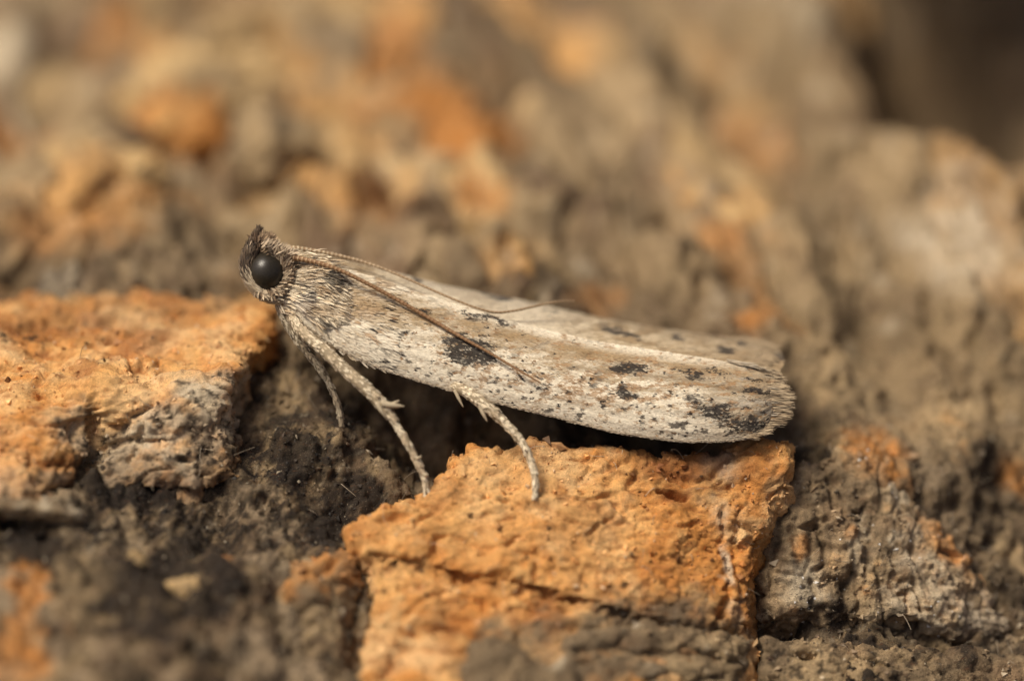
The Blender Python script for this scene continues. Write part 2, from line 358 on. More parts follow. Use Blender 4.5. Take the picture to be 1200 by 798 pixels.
# ------------------------------------------------------------------ plates standing proud of the bark
def poly_sd(poly, x, y):
    p = np.asarray(poly, float)[:, :2]; n = len(p); d = np.full(x.shape, 1e9); ins = np.zeros(x.shape, bool)
    for i in range(n):
        a, b = p[i], p[(i + 1) % n]; e = b - a
        t = np.clip(((x - a[0]) * e[0] + (y - a[1]) * e[1]) / (e @ e), 0, 1)
        d = np.minimum(d, np.hypot(x - a[0] - t * e[0], y - a[1] - t * e[1]))
        cr = ((a[1] > y) != (b[1] > y)) & (x < (b[0] - a[0]) * (y - a[1]) / (b[1] - a[1] + 1e-12) + a[0])
        ins ^= cr
    return np.where(ins, d, -d)
def segd(path, x, y):
    p = np.asarray(path, float); d = np.full(x.shape, 1e9)
    for a, b in zip(p[:-1], p[1:]):
        e = b - a; t = np.clip(((x - a[0]) * e[0] + (y - a[1]) * e[1]) / (e @ e), 0, 1)
        d = np.minimum(d, np.hypot(x - a[0] - t * e[0], y - a[1] - t * e[1]))
    return d
def plate(name, outline, inner, thick, direction, voxel, colour, label=None, cell=6, edge=(14, .25), cracks=(), amp=1.0, seed=200, flare=.06, wob=9, relief=None, mat=None, grain=(7, 14, 14)):
    """outline in photo pixels with each corner's own depth; a solid slab is filled, remeshed and weathered"""
    out = np.asarray(outline, float)
    depth = tps(np.concatenate([out, np.asarray(inner, float).reshape(-1, 3)]) * np.array((1 / 60, 1 / 60, 1)))
    cen = out[:, :2].mean(0)
    gx = np.arange(out[:, 0].min() - 30, out[:, 0].max() + 30, cell); gy = np.arange(out[:, 1].min() - 30, out[:, 1].max() + 30, cell)
    X2, Y2 = np.meshgrid(gx, gy); q = np.stack([X2.ravel() / 60, Y2.ravel() / 60, np.zeros(X2.size)], 1)
    sd = poly_sd(out, X2.ravel(), Y2.ravel()) + wob * fbm(q, 1.1, 3, seed) + wob * .5 * vn(q, 6, seed + 4)
    inside = (sd > 0).reshape(X2.shape)
    c = depth(q[:, 0], q[:, 1]) - edge[1] * (1 - sst(0, edge[0], sd))
    if relief is not None: c = c + relief(X2.ravel(), Y2.ravel())
    top = W(X2.ravel(), Y2.ravel(), c)
    dr = np.asarray(direction, float); dr = dr / np.linalg.norm(dr)
    off = (W(X2.ravel(), Y2.ravel(), 0) - W(*cen, 0)) * flare
    bot = top + dr * thick + off
    n = X2.size; idx = np.arange(n).reshape(X2.shape)
    cellm = inside[:-1, :-1] & inside[1:, :-1] & inside[:-1, 1:] & inside[1:, 1:]
    a, b, cc, dd = idx[:-1, :-1], idx[:-1, 1:], idx[1:, 1:], idx[1:, :-1]
    f = [np.stack([a, dd, cc, b], -1)[cellm], np.stack([a, b, cc, dd], -1)[cellm] + n]
    pad = np.pad(cellm, 1)
    for (dy, dx), (p, r) in {(-1, 0): (a, b), (1, 0): (cc, dd), (0, -1): (dd, a), (0, 1): (b, cc)}.items():
        nb = pad[1 + dy:pad.shape[0] - 1 + dy, 1 + dx:pad.shape[1] - 1 + dx]
        m = cellm & ~nb
        f.append(np.stack([p[m], r[m], r[m] + n, p[m] + n], -1))
    fc = np.concatenate(f)
    used, inv = np.unique(fc, return_inverse=True)
    V = np.concatenate([top, bot])[used]
    m0 = mesh_from('raw', V, inv.ravel(), np.full(len(fc), 4))
    o = bpy.data.objects.new('raw', m0); COL.objects.link(o)
    md = o.modifiers.new('r', 'REMESH'); md.mode = 'VOXEL'; md.voxel_size = voxel; md.use_smooth_shade = True
    dg = bpy.context.evaluated_depsgraph_get()
    me = bpy.data.meshes.new_from_object(o.evaluated_get(dg)); me.name = name
    bpy.data.objects.remove(o); bpy.data.meshes.remove(m0)
    P = verts(me); N = vnorm(me)
    d = amp * (.20 * fbm(P, .9, 2, seed + 10) + .10 * fbm(P, (2.2, 4.2, 4.2), 3, seed + 13, .55) + .04 * fbm(P, grain, 3, seed + 17, .75))
    d += amp * .05 * ridged(P, 2.4, 2, seed + 21)
    gr = np.asarray(grain, float); d -= amp * .16 * sst(.80, .97, 1 - np.abs(vn(P, gr * .16, seed + 22))) * sst(-.2, .3, vn(P, 1.3, seed + 24))
    d -= amp * .20 * sst(.5, .85, vn(P, (1.8, 5.5, 5.5), seed + 23)) * sst(-.1, .4, vn(P, .9, seed + 25))
    d -= amp * .07 * sst(.5, .85, vn(P, (5, 10, 10), seed + 26)) * sst(-.2, .3, vn(P, 1.6, seed + 28))
    d += amp * .10 * np.floor(2.2 * fbm(P, 1.5, 2, seed + 29) + .5) * .5
    X3, Y3, _ = proj(P)
    for path, wid, dep in cracks:
        q = np.stack([X3 / 60, Y3 / 60, P[:, 2]], 1)
        dd = segd(path, X3 + 9 * vn(q, 2.5, seed + 30) + 4 * vn(q, 8, seed + 32), Y3 + 9 * vn(q, 2.5, seed + 31) + 4 * vn(q, 8, seed + 33))
        d -= dep * (1 - sst(wid * .25, wid, dd)) * (.45 + .55 * sst(-.4, .3, vn(q, 1.5, seed + 34)))
    P = P + N * d[:, None]
    me.vertices.foreach_set('co', P.astype(np.float32).ravel()); me.update()
    col = colour(P, N, X3, Y3); set_col(me, col)
    ob = obj(name, me, mat or M_BARK, bark)
    if label: ob['label'] = label
    me.calc_loop_triangles(); t = np.empty(len(me.loop_triangles) * 3, np.int32); me.loop_triangles.foreach_get('vertices', t)
    SURF.append((P, t.reshape(-1, 3).astype(np.int64), col))
    return ob, depth
def at_depth(dep):
    return lambda px, py: W(px, py, float(dep(np.array([px / 60]), np.array([py / 60]))[0]))

# the left orange block ------------------------------------------------
LB = [(-90, 352, -3.4), (60, 343, -3.3), (180, 338, -3.3), (285, 345, -3.0), (330, 362, -2.3), (318, 385, -1.4), (285, 425, -.2), (268, 462, .7), (272, 500, .95), (285, 560, 1.25),
      (230, 585, 1.5), (150, 590, 1.6), (90, 585, 1.9), (65, 590, 2.3), (-90, 605, 2.6)]
LBI = [(200, 400, -1.2), (100, 400, -1.1), (0, 400, -.9), (-60, 420, -.6), (200, 455, .75), (130, 452, .85), (75, 470, 1.15), (20, 480, 1.2), (200, 520, 1.15), (110, 520, 1.05), (40, 555, 2.1), (-40, 560, 2.3)]
LBS = [(215, 510, 62, 1.3, 20, 'w', .75), (265, 475, 46, 1.2, 0, 'w', .75), (140, 540, 44, .8, 0, 'b', .6), (95, 560, 40, 1.2, 0, 'b', .7), (160, 500, 34, .7, 0, 'w', .75), (95, 500, 34, .6, 0, 'w', .6), (110, 490, 22, .35, 0, 'd', .8), (112, 540, 36, .6, 0, 'd', .7), (190, 560, 60, 1.6, 0, 'w', .55), (250, 520, 34, 1, 0, 'b', .7),
       (285, 520, 26, .7, 0, 'd', .85), (220, 585, 60, 2, 0, 'b', .6), (85, 565, 26, 1, 0, 'd', .7), (185, 430, 20, 1, 0, 'o', .5), (30, 385, 30, 2.5, 0, 'r', .5), (20, 560, 60, 1.3, 0, 'o', .6), (40, 590, 40, 2.5, 0, 'w', .5),
       (300, 440, 18, .6, 0, 'b', .8), (160, 340, 60, 3, 0, 'g', .4), (120, 427, 8, 1, 0, 'y', .8)]
lb_dep = [None]
def lb_col(P, N, X3, Y3):
    c = bark_colour(P, orange=1.2, lichen=-.35, dark=-.25, seed=300)
    grey0 = c.copy()
    c = patches(P, c, stain_spec(LBS, at_depth(tps(np.concatenate([np.asarray(LB, float), np.asarray(LBI, float)]) * np.array((1 / 60, 1 / 60, 1))))), 320)
    chg = np.abs(c - grey0).sum(1); c = mix(c, DARK, sst(.10, .35, fbm(P, 7, 3, 333, .7)) * sst(.08, .25, chg) * .85)
    return c
plate('bark_plate', LB, LBI, 2.6, (0.05, .35, -1), .05, lb_col, 'crumbling orange bark block with a grey crusted front face', seed=210, edge=(16, .3), mat=M_ORANGE,
      cracks=[([(20, 388), (90, 378), (140, 384)], 9, .22), ([(105, 470), (112, 520), (100, 560)], 14, .3), ([(20, 540), (60, 545), (90, 550)], 8, .15), ([(170, 470), (160, 520), (150, 560)], 7, .12), ([(240, 470), (250, 520), (235, 560)], 8, .14), ([(60, 575), (130, 580), (200, 575), (280, 580)], 12, .25), ([(150, 420), (175, 440), (190, 450)], 8, .15)])

# the front orange plate under the moth --------------------------------
FP = [(400, 622, 1.75), (440, 602, 1.55), (500, 574, 1.2), (532, 540, .75), (560, 525, .5), (640, 519, .35), (728, 521, .3), (760, 536, .4), (800, 522, .15), (865, 516, .1), (930, 506, .1), (928, 560, .45), (902, 622, .8),
      (885, 680, 1.0), (880, 740, 1.25), (892, 850, 1.7), (410, 850, 4.3), (428, 745, 3.1), (442, 690, 2.6), (425, 650, 2.1)]
FPI = [(627, 583, 1.2), (560, 620, 1.6), (700, 620, 1.4), (800, 620, 1.1), (600, 700, 2.5), (750, 720, 2.1), (850, 660, 1.1), (600, 800, 3.7), (780, 800, 2.9), (860, 560, .5)]
FPS = [(855, 660, 22, .28, 12, 'c', .75), (865, 720, 24, .4, 5, 'c', .7), (840, 600, 30, .6, 20, 'w', .6), (835, 560, 32, 1.1, 0, 'b', .55), (845, 545, 20, 1.6, 0, 'w', .6), (800, 540, 34, 2, 0, 'r', .6), (890, 545, 30, 1, 0, 'r', .45),
       (905, 530, 22, 1, 0, 'o', .8), (885, 590, 24, .7, 0, 'o', .8), (790, 580, 14, 1.5, 0, 'r', .8), (650, 520, 16, 5, 0, 'r', .5), (430, 625, 24, 1.2, 0, 'r', .5), (455, 735, 40, .6, 0, 'y', .5), (520, 725, 24, 1.4, 0, 'r', .5),
       (700, 760, 60, 2.6, 8, 'g', .95), (800, 745, 50, 2.2, 0, 'g', .9), (760, 715, 24, 2.6, 10, 'b', .6), (590, 780, 50, 1, 0, 'g', .95), (560, 640, 40, 2, -8, 'o', .4), (860, 785, 24, 1, 0, 'o', .8), (600, 560, 40, 1.6, 0, 'l', .5), (470, 610, 40, 2, 20, 'l', .5), (640, 640, 60, 2, 0, 'l', .5)]
def fp_col(P, N, X3, Y3):
    c = bark_colour(P, orange=1.3, lichen=-.55, dark=-.45, seed=400)
    return patches(P, c, stain_spec(FPS, at_depth(tps(np.concatenate([np.asarray(FP, float), np.asarray(FPI, float)]) * np.array((1 / 60, 1 / 60, 1))))), 420)
def fp_relief(X2, Y2):
    line = np.interp(X2, (400, 440, 500, 570, 640, 740, 860), (652, 655, 664, 680, 692, 722, 738))
    return -.22 * sst(-3, 5, Y2 - line) + .22 * sst(0, 60, Y2 - line) * 0
plate('bark_plate', FP, FPI, 2.8, (0, .55, -1), .045, fp_col, 'large bright orange bark plate that the moth stands on', seed=220, edge=(10, .2), amp=.8, relief=fp_relief, mat=M_ORANGE,
      cracks=[([(440, 652), (500, 664), (570, 680), (640, 694), (735, 722)], 6, .22), ([(570, 585), (650, 598)], 5, .1), ([(780, 578), (808, 586)], 9, .3), ([(520, 722), (545, 735)], 10, .2), ([(842, 600), (850, 660), (845, 740)], 5, .12),
              ([(868, 590), (862, 650), (868, 740)], 4, .1), ([(600, 535), (690, 545), (760, 550)], 4, .08), ([(470, 690), (560, 705), (640, 720)], 5, .12), ([(690, 620), (720, 605)], 4, .1), ([(760, 536), (800, 560), (850, 566)], 7, .18)])

# grey flake at the foot of the front plate
FL = [(545, 750, 3.6), (590, 742, 3.5), (640, 775, 3.5), (680, 735, 2.75), (760, 728, 2.4), (830, 738, 1.9), (872, 750, 1.6), (868, 850, 2.1), (540, 850, 4.6)]
def fl_col(P, N, X3, Y3): return bark_colour(P, orange=-.5, lichen=-.05, dark=-.05, seed=450)
plate('bark_flake', FL, [(700, 800, 3.1)], .5, (0, .7, -1), .06, fl_col, 'grey weathered flake across the foot of the orange plate', seed=230, edge=(16, .3), amp=.7,
      cracks=[([(640, 775), (720, 765), (860, 775)], 7, .15), ([(690, 800), (860, 795)], 6, .12)])

# brown spur left of the front plate
SP = [(318, 690, 2.9), (345, 655, 2.3), (385, 642, 2.0), (410, 655, 1.9), (412, 720, 2.6), (395, 850, 3.8), (320, 850, 4.4), (310, 740, 3.4)]
def sp_col(P, N, X3, Y3):
    c = bark_colour(P, orange=-.15, lichen=-.2, dark=.05, seed=470)
    return patches(P, c, [(W(385, 655, 2.1), .6, 2, 10, ORANGE, .75), (W(335, 690, 2.8), .35, .6, 0, ORANGE, .6), (W(400, 790, 3.6), .9, .6, 0, BROWN, .8)], 475)
plate('bark_flake', SP, [(380, 720, 3.0)], 1.2, (0, .6, -1), .06, sp_col, 'brown bark spur with a thin orange rim beside the plate', seed=240, edge=(18, .35))

# the right grey slab ----------------------------------------------------
RS = [(935, 530, -.5), (985, 520, -1.0), (1040, 525, -1.35), (1085, 585, -1.3), (1130, 630, -1.2), (1165, 690, -1.0), (1192, 742, -.9), (1120, 742, -.2), (1040, 740, .2), (960, 728, .5), (900, 722, .65), (888, 660, .3), (900, 600, 0)]
RSI = [(1000, 620, .0), (1090, 680, -.2), (940, 600, 0.0), (960, 680, .4), (1040, 580, -.7)]
RSS = [(1130, 640, 36, 1.7, -58, 'o', .85), (1145, 690, 24, 1.2, -60, 'l', .6), (1025, 535, 30, 1.3, -40, 'o', .8), (1060, 570, 36, 1.4, -60, 'w', .6), (1010, 640, 26, .4, 8, 'w', .6), (945, 690, 30, 1, 0, 'w', .7), (990, 690, 16, .6, 0, 'd', .9),
       (940, 645, 16, 1, 0, 'o', .5), (1000, 625, 9, 1, 0, 'o', .7), (975, 720, 22, 1.5, 0, 'd', .9), (1090, 700, 50, 1.6, 0, 'w', .65), (1045, 720, 12, 1.3, 0, 'd', .8), (1160, 715, 30, 1.4, -40, 'c', .6), (915, 620, 22, .5, 20, 'd', .6), (990, 560, 40, 1.2, 0, 'g', .6)]
def rs_col(P, N, X3, Y3):
    c = bark_colour(P, orange=.10, lichen=.16, dark=.08, seed=500); c = mix(c, np.array((.46, .325, .185)), sst(-.3, .3, fbm(P, (4, 1.2, 1.2), 4, 505, .65)) * .6)
    return patches(P, c, stain_spec(RSS, at_depth(tps(np.concatenate([np.asarray(RS, float), np.asarray(RSI, float)]) * np.array((1 / 60, 1 / 60, 1))))), 520)
plate('bark_plate', RS, RSI, 1.6, (-.1, .5, -1), .045, rs_col, 'grey lichen crusted bark slab with an orange edge', seed=250, edge=(10, .2), grain=(18, 4, 4),
      cracks=[([(955, 600), (962, 650), (958, 720)], 7, .2), ([(1010, 600), (1022, 660), (1000, 720)], 7, .22), ([(1075, 575), (1070, 640), (1095, 700)], 5, .14), ([(985, 680), (990, 735)], 10, .3), ([(920, 560), (910, 620), (900, 690)], 6, .16)])
# dark ledge below the slab
LE = [(888, 738, 1.0), (960, 748, 1.0), (1040, 757, .7), (1120, 760, .3), (1200, 765, -.2), (1290, 780, -.4), (1290, 880, .6), (885, 880, 2.0)]
def le_col(P, N, X3, Y3):
    return bark_colour(P, orange=-.3, lichen=-.1, dark=.3, seed=540)
plate('bark_plate', LE, [(1040, 800, 1.0)], 1.6, (0, .6, -1), .055, le_col, 'dark blackened bark ledge below the grey slab', seed=260, edge=(14, .25))
# grey slope behind the slab
RB = [(1050, 520, -2.6), (1110, 495, -3.2), (1200, 480, -3.6), (1300, 480, -4), (1300, 760, -1.6), (1215, 745, -1.5), (1180, 690, -1.6), (1120, 600, -2.0)]
def rb_col(P, N, X3, Y3):
    c = bark_colour(P, orange=-.1, lichen=-.1, dark=.0, seed=560)
    return patches(P, c, [(W(1190, 560, -2.8), .5, 1.5, -60, ORANGE, .8), (W(1145, 540, -2.9), .35, 1, 0, DARK, .9)], 565)
plate('bark_plate', RB, [(1200, 600, -2.4)], 1.8, (0, .5, -1), .07, rb_col, 'grey brown bark slope behind the grey slab', seed=270, edge=(18, .4), grain=(16, 4, 4))
# thin pale ledge at the lower left
LL = [(-80, 588, 3.0), (0, 582, 2.9), (60, 580, 2.75), (100, 598, 2.7), (95, 612, 2.9), (40, 604, 3.1), (0, 606, 3.2), (-80, 612, 3.3)]
def ll_col(P, N, X3, Y3): return bark_colour(P, orange=-.2, lichen=.45, dark=-.2, seed=580)
plate('bark_flake', LL, [], .35, (0, .7, -1), .05, ll_col, 'thin pale bark ledge below the orange block', seed=280, edge=(8, .12), amp=.6, wob=5)

# ------------------------------------------------------------------ knobs of bark, most of them behind the moth, out of focus
def ico(sub):
    bm = bmesh.new(); bmesh.ops.create_icosphere(bm, subdivisions=sub, radius=1); bm.verts.ensure_lookup_table()
    v = np.array([p.co[:] for p in bm.verts]); f = np.array([[q.index for q in p.verts] for p in bm.faces]); bm.free(); return v, f
IV, IF = ico(5)
KNOB = [(315, 168, 46, 1.0, .9, 0, 'tg', .1), (100, 186, 30, 1.4, .8, 0, 'yt', 0), (155, 196, 28, 1.3, .8, 0, 'yl', 0), (250, 92, 62, 1.5, .7, 8, 'yt', -.2), (205, 135, 44, 1.2, .7, -10, 'ol', -.25), (480, 108, 46, 1.6, .5, 0, 'ot', -.3),
        (440, 228, 46, 1.1, .8, 0, 'ob', -.1), (560, 232, 38, 1.2, .8, 0, 'ol', -.1), (310, 245, 46, 1.5, .7, 0, 'tg', 0), (130, 245, 58, 1.7, .6, 0, 'lt', -.1), 
        (745, 85, 30, 2.0, .6, -58, 'yt', -.1), (865, 112, 22, 1.3, .7, 0, 'yt', 0), (985, 30, 40, 1.4, .7, -20, 'lt', -.2), (828, 225, 30, 2.2, .6, -62, 'yo', -.1), (885, 245, 24, 2.0, .6, -60, 'lt', -.1), (1130, 300, 80, 1.4, .6, -60, 'ct', -.3), (1185, 330, 60, 1.2, .7, 0, 'tc', -.3),
        (420, 165, 36, 1.8, .5, 0, 'lt', 0), (550, 155, 32, 2.2, .5, 0, 'ot', 0), (390, 15, 60, 1.4, .6, 0, 'yt', -.3), (680, 75, 36, 1.5, .6, 0, 'lt', -.1), (985, 310, 46, 1.3, .6, -40, 'tg', -.1), (1030, 205, 66, 2.2, .5, -28, 'tg', -.3), (700, 250, 40, 1.4, .6, 0, 'tg', -.1), (770, 300, 44, 1.4, .6, -40, 'tg', -.1),
        (45, 92, 34, 1.4, .7, 0, 'yt', -.1), (40, 165, 34, 1.4, .7, 0, 'ol', -.1), (60, 270, 40, 2.0, .5, 0, 'lo', 0), (220, 290, 34, 2.0, .5, 0, 'ot', 0), (960, 420, 40, 1.5, .6, 0, 'tg', 0), (1070, 440, 50, 1.5, .6, -30, 'tg', -.1), (640, 130, 46, 1.4, .6, 0, 'tg', -.1),
        (600, 30, 60, 1.6, .6, 0, 'tg', -.2), (820, 20, 60, 1.6, .6, 0, 'tg', -.2), (130, 40, 60, 1.5, .6, 0, 'tg', -.2), (510, 30, 50, 1.5, .6, 0, 'tg', -.2), (780, 170, 44, 1.5, .6, -40, 'tg', -.1),
        (25, 690, 52, .8, .8, 0, 'ob', -.35), (15, 790, 66, 1.0, .8, 0, 'ol', -.35), (90, 690, 40, .9, .8, 0, 'tg', -.2), (160, 655, 18, 1.1, .9, 0, 'yt', 0), (240, 690, 26, .8, 1, 0, 'tg', 0), (265, 661, 11, 1.1, .9, 0, 'ob', -.1), (216, 686, 12, 1.3, 1.0, 0, 'yt', -.1), (185, 655, 22, 1, 1, 0, 'tg', 0), (120, 740, 60, 1.5, .6, 0, 'gt', -.3), (270, 760, 60, 1.3, .7, 0, 'gt', -.2)]
def shade_overhang(c, rad, seed, cs='tg'):
    V = IV * (1 + .22 * fbm(IV * 1.0 + seed, 1.3, 4, 600 + seed, .6))[:, None] * np.asarray(rad, float) + np.asarray(c, float)
    ck = mix(np.tile(PAL[cs[0]], (len(V), 1)), PAL[cs[1]], sst(-.2, .5, fbm(V, .8, 3, 660 + seed)))
    obj('bark_knob', mesh_from('bark_knob', V, IF.ravel(), np.full(len(IF), 3), ck, True), M_BARK, bark)  # an added mass out of view that blocks light, not a seen knob
shade_overhang((9.6, 19.0, 5.0), (3.6, 6.0, 2.4), 1); shade_overhang((10, 27, 1.5), (6, 5, 5), 2)       # unseen overhang, added to keep light out of the back hollow
KL = {'o': 'orange', 'l': 'light orange', 'y': 'yellowish', 't': 'tan', 'g': 'grey', 'w': 'pale', 'b': 'brown', 'c': 'cream'}
KEEP = {315, 250, 205, 100, 155, 745, 828, 480, 390, 265, 216}
for i, (px, py, r, st, hh, tr, cs, sink) in enumerate(k for k in KNOB if k[0] in KEEP):
    q = hit(px, py + r * .35); cc = -(q @ F); rr = r / PPM * (DIST - cc) / DIST
    a = math.radians(tr); V = IV.copy()
    V = V * (1 + .30 * fbm(V + i * 3.1, 1.1, 2, 600 + i))[:, None]
    V = np.sign(V) * np.abs(V) ** .9
    # stretch across the picture, flattened in height, broken faces
    e = np.stack([V[:, 0] * st, V[:, 1] * 1.15, V[:, 2] * hh], 1) * rr
    ca, sa = math.cos(a), math.sin(a)
    V2 = np.stack([e[:, 0] * ca - e[:, 1] * sa * -1, e[:, 0] * sa * 1.3 + e[:, 1] * ca, e[:, 2]], 1)
    Pk = V2 + q + np.array((0, 0, (.12 + sink) * rr))
    nn = unit(V2)
    Pk = Pk + nn * (.45 * rr * fbm(Pk, 1.2 / rr, 4, 640 + i, .6) + .22 * rr * ridged(Pk, 1.1 / rr, 3, 645 + i) + .08 * fbm(Pk, 5.0, 3, 650, .6))[:, None]
    ck = mix(np.tile(PAL[cs[0]], (len(Pk), 1)), PAL[cs[1]], sst(-.2, .5, fbm(Pk, 1.2 / rr, 3, 660 + i)))
    ck = mix(ck, BROWN, sst(.1, .6, fbm(Pk, 1.6, 4, 670 + i, .65)) * .55)
    ck = mix(ck, DARK, sst(.3, .7, fbm(Pk, 6, 2, 680)) * .6)
    ko = obj('bark_knob', mesh_from('bark_knob', Pk, IF.ravel(), np.full(len(IF), 3), ck, True), M_BARK, bark)
    if py > 500: SURF.append((Pk, IF.astype(np.int64), ck))

# ------------------------------------------------------------------ crumbs and fibres on the sharp part of the bark
def scatter(n, cmin, cmax, seed):
    g = np.random.default_rng(seed); Ps, Ns, Cs, Ar = [], [], [], []
    for P, T, c in SURF:
        ctr = P[T].mean(1); X3, Y3, cc = proj(ctr)
        k = (X3 > -60) & (X3 < 1260) & (Y3 > 250) & (Y3 < 850) & (cc > cmin) & (cc < cmax)
        T = T[k]
        if not len(T): continue
        a, b, d = P[T[:, 0]], P[T[:, 1]], P[T[:, 2]]; nr = np.cross(b - a, d - a); ar = np.linalg.norm(nr, axis=1) / 2
        Ps.append((a, b, d)); Ns.append(unit(nr)); Cs.append(c[T[:, 0]]); Ar.append(ar)
    a, b, d = (np.concatenate([q[i] for q in Ps]) for i in range(3)); Ns = np.concatenate(Ns); Cs = np.concatenate(Cs); Ar = np.concatenate(Ar)
    Ns = np.where((Ns[:, 2] < 0)[:, None] & ((Ns @ -F) < 0)[:, None], -Ns, Ns)
    i = g.choice(len(Ar), n, p=Ar / Ar.sum()); r1 = np.sqrt(g.random(n)); r2 = g.random(n)
    p = a[i] * (1 - r1)[:, None] + b[i] * (r1 * (1 - r2))[:, None] + d[i] * (r1 * r2)[:, None]
    return p, Ns[i], Cs[i], g
OV = np.array([(1, 0, 0), (-1, 0, 0), (0, 1, 0), (0, -1, 0), (0, 0, 1), (0, 0, -1)], float)
OF = np.array([(0, 2, 4), (2, 1, 4), (1, 3, 4), (3, 0, 4), (2, 0, 5), (1, 2, 5), (3, 1, 5), (0, 3, 5)])
def crumbs(name, n, size, spread, cmin, cmax, seed, recol, mat):
    p, nr, c, g = scatter(n, cmin, cmax, seed)
    keep = vn(p, 1.3, seed + 1) + .5 * vn(p, 4, seed + 2) > -.35
    p, nr, c = p[keep], nr[keep], c[keep]; n = len(p)
    s = size * np.exp(spread * g.standard_normal(n)); s = np.minimum(s, size * 3.2)
    V = OV[None] * (s[:, None, None] * (.55 + .9 * g.random((n, 6, 1)))) + g.standard_normal((n, 6, 3)) * s[:, None, None] * .22
    ax = unit(g.standard_normal((n, 3))); bx = unit(np.cross(ax, g.standard_normal((n, 3)))); cx = np.cross(ax, bx)
    R = np.stack([ax * (1 + .8 * g.random((n, 1))), bx, cx], 1)
    V = np.einsum('nij,njk->nik', V, R) + (p + nr * (s * .15)[:, None])[:, None, :]
    f = (OF[None] + np.arange(n)[:, None, None] * 6).reshape(-1, 3)
    o = obj(name, mesh_from(name, V.reshape(-1, 3), f.ravel(), np.full(len(f), 3), np.repeat(recol(c, g, p), 6, 0)), mat, bark)
    o['kind'] = 'stuff'; return o
def rc1(c, g, p):
    c = c * (.65 + .8 * g.random((len(c), 1))); m = g.random(len(c))
    c = np.where((m > .93)[:, None], mix(c, LICHEN, np.full(len(c), .6)), c)
    return np.where((m < .12)[:, None], c * .3, c)
p, nr, c, g = scatter(700, -3, 3, 705)
def fibres():
    n = len(p); t_ = np.linspace(0, 1, 7); d = unit(g.standard_normal((n, 3)) + nr * .3); b_ = unit(g.standard_normal((n, 3))); L = .15 + .35 * g.random(n)
    C = p[:, None] + d[:, None] * (L[:, None] * t_)[..., None] + b_[:, None] * (L[:, None] * .35 * t_ * (1 - t_))[..., None] + nr[:, None] * (.05 * np.sin(t_ * 3.14))[None, :, None]
    s_ = unit(np.cross(d, -F))[:, None] * .006; u_ = np.cross(d, unit(np.cross(d, -F)))[:, None] * .006
    V = np.stack([C + s_, C - s_ * .5 + u_, C - s_ * .5 - u_], 2).reshape(-1, 3); k = np.arange(n * 21).reshape(n, 7, 3)
    f = np.stack([k[:, :-1], np.roll(k[:, :-1], -1, 2), np.roll(k[:, 1:], -1, 2), k[:, 1:]], -1).reshape(-1, 4)
    cc = np.repeat(np.array((.55, .45, .32)) * (.4 + .7 * g.random((n, 1))), 21, 0)
    o = obj('fibres', mesh_from('fibres', V, f.ravel(), np.full(len(f), 4), cc, True), M_CRUMB, bark); o['kind'] = 'stuff'
fibres()
crumbs('crumbs', 42000, .019, .5, -4, 5, 701, rc1, M_CRUMB)
ALL = SURF
SURF = [SURF[5]]
crumbs('glinting_crumbs', 300, .016, .5, -4, 5, 703, lambda c, g, p: np.tile(np.array((.75, .72, .66)), (len(c), 1)), M_GLINT)
SURF = ALL
crumbs('coarse_crumbs', 700, .05, .35, -5, 7, 702, rc1, M_CRUMB)

# ================================================================== MOTH
moth = bpy.data.objects.new('moth', None); COL.objects.link(moth)
moth.empty_display_size = 1
moth['label'] = 'small cream and brown speckled moth with folded wings resting on the orange bark'
moth['category'] = 'moth'
def kind_stuff(o): o['kind'] = 'stuff'; return o
def scales(name, P, N, Dv, L, Wd, colr, parent, lift=.12, seed=1, spread=.16, roll=.25, curl=0.0):
    """overlapping flat scales: each a five sided leaf with its own colour"""
    g = np.random.default_rng(seed); n = len(P)
    L = np.broadcast_to(L, n) * (.75 + .5 * g.random(n)); Wd = np.broadcast_to(Wd, n) * (.75 + .5 * g.random(n))
    N = unit(N); D = unit(Dv - (Dv * N).sum(1, keepdims=True) * N); S = np.cross(N, D)
    D = unit(D + S * (spread * g.standard_normal(n))[:, None])
    tl = lift + (.03 if lift < .08 else .07) * g.standard_normal(n)
    D2 = unit(D + N * tl[:, None]); S = unit(np.cross(N, D2)); S = unit(S + N * (roll * g.standard_normal(n))[:, None]); N2 = np.cross(D2, S)
    b = P + N * .004
    h = Wd[:, None] * S * .5
    tip = D2 * L[:, None] - N2 * (curl * L)[:, None]; mid = D2 * (L * .6)[:, None]
    V = np.stack([b - h * .45, b + h * .45, b + mid + h, b + tip + h * .45 + D2 * 0, b + tip * 1.06 - h * .1, b + mid * 1.2 - h], 1)
    f = np.arange(n * 6)
    return kind_stuff(obj(name, mesh_from(name, V.reshape(-1, 3), f, np.full(n, 6), np.repeat(colr, 6, 0)), M_SCALE, parent))

# ---- near forewing: outline measured on the photograph, depth from the roof-like cross-section
YT = [(335, 312), (400, 318), (440, 327), (480, 341), (530, 356), (600, 379), (700, 402), (760, 411), (830, 422), (880, 430), (900, 438), (910, 447)]
YB = [(335, 360), (360, 385), (400, 411), (440, 430), (470, 441), (560, 468), (640, 487), (720, 508), (800, 519), (860, 518), (888, 511), (902, 500), (910, 482)]
_t = np.linspace(0, 1, 201); _psi = np.radians(38 + 66 * _t ** 1.1)
_sv = np.concatenate([[0], np.cumsum(np.sin(_psi[:-1]))]); _cv = np.concatenate([[0], np.cumsum(np.cos(_psi[:-1]))]); _cv /= _sv[-1]; _sv /= _sv[-1]
def near_c(px, py):
    yt, yb = smooth_curve(YT, px), smooth_curve(YB, px)
    v = np.clip((py - yt) / np.maximum(yb - yt, 1), 0, 1)
    return np.interp(v, _sv, _cv) * (yb - yt) / PPM + .02
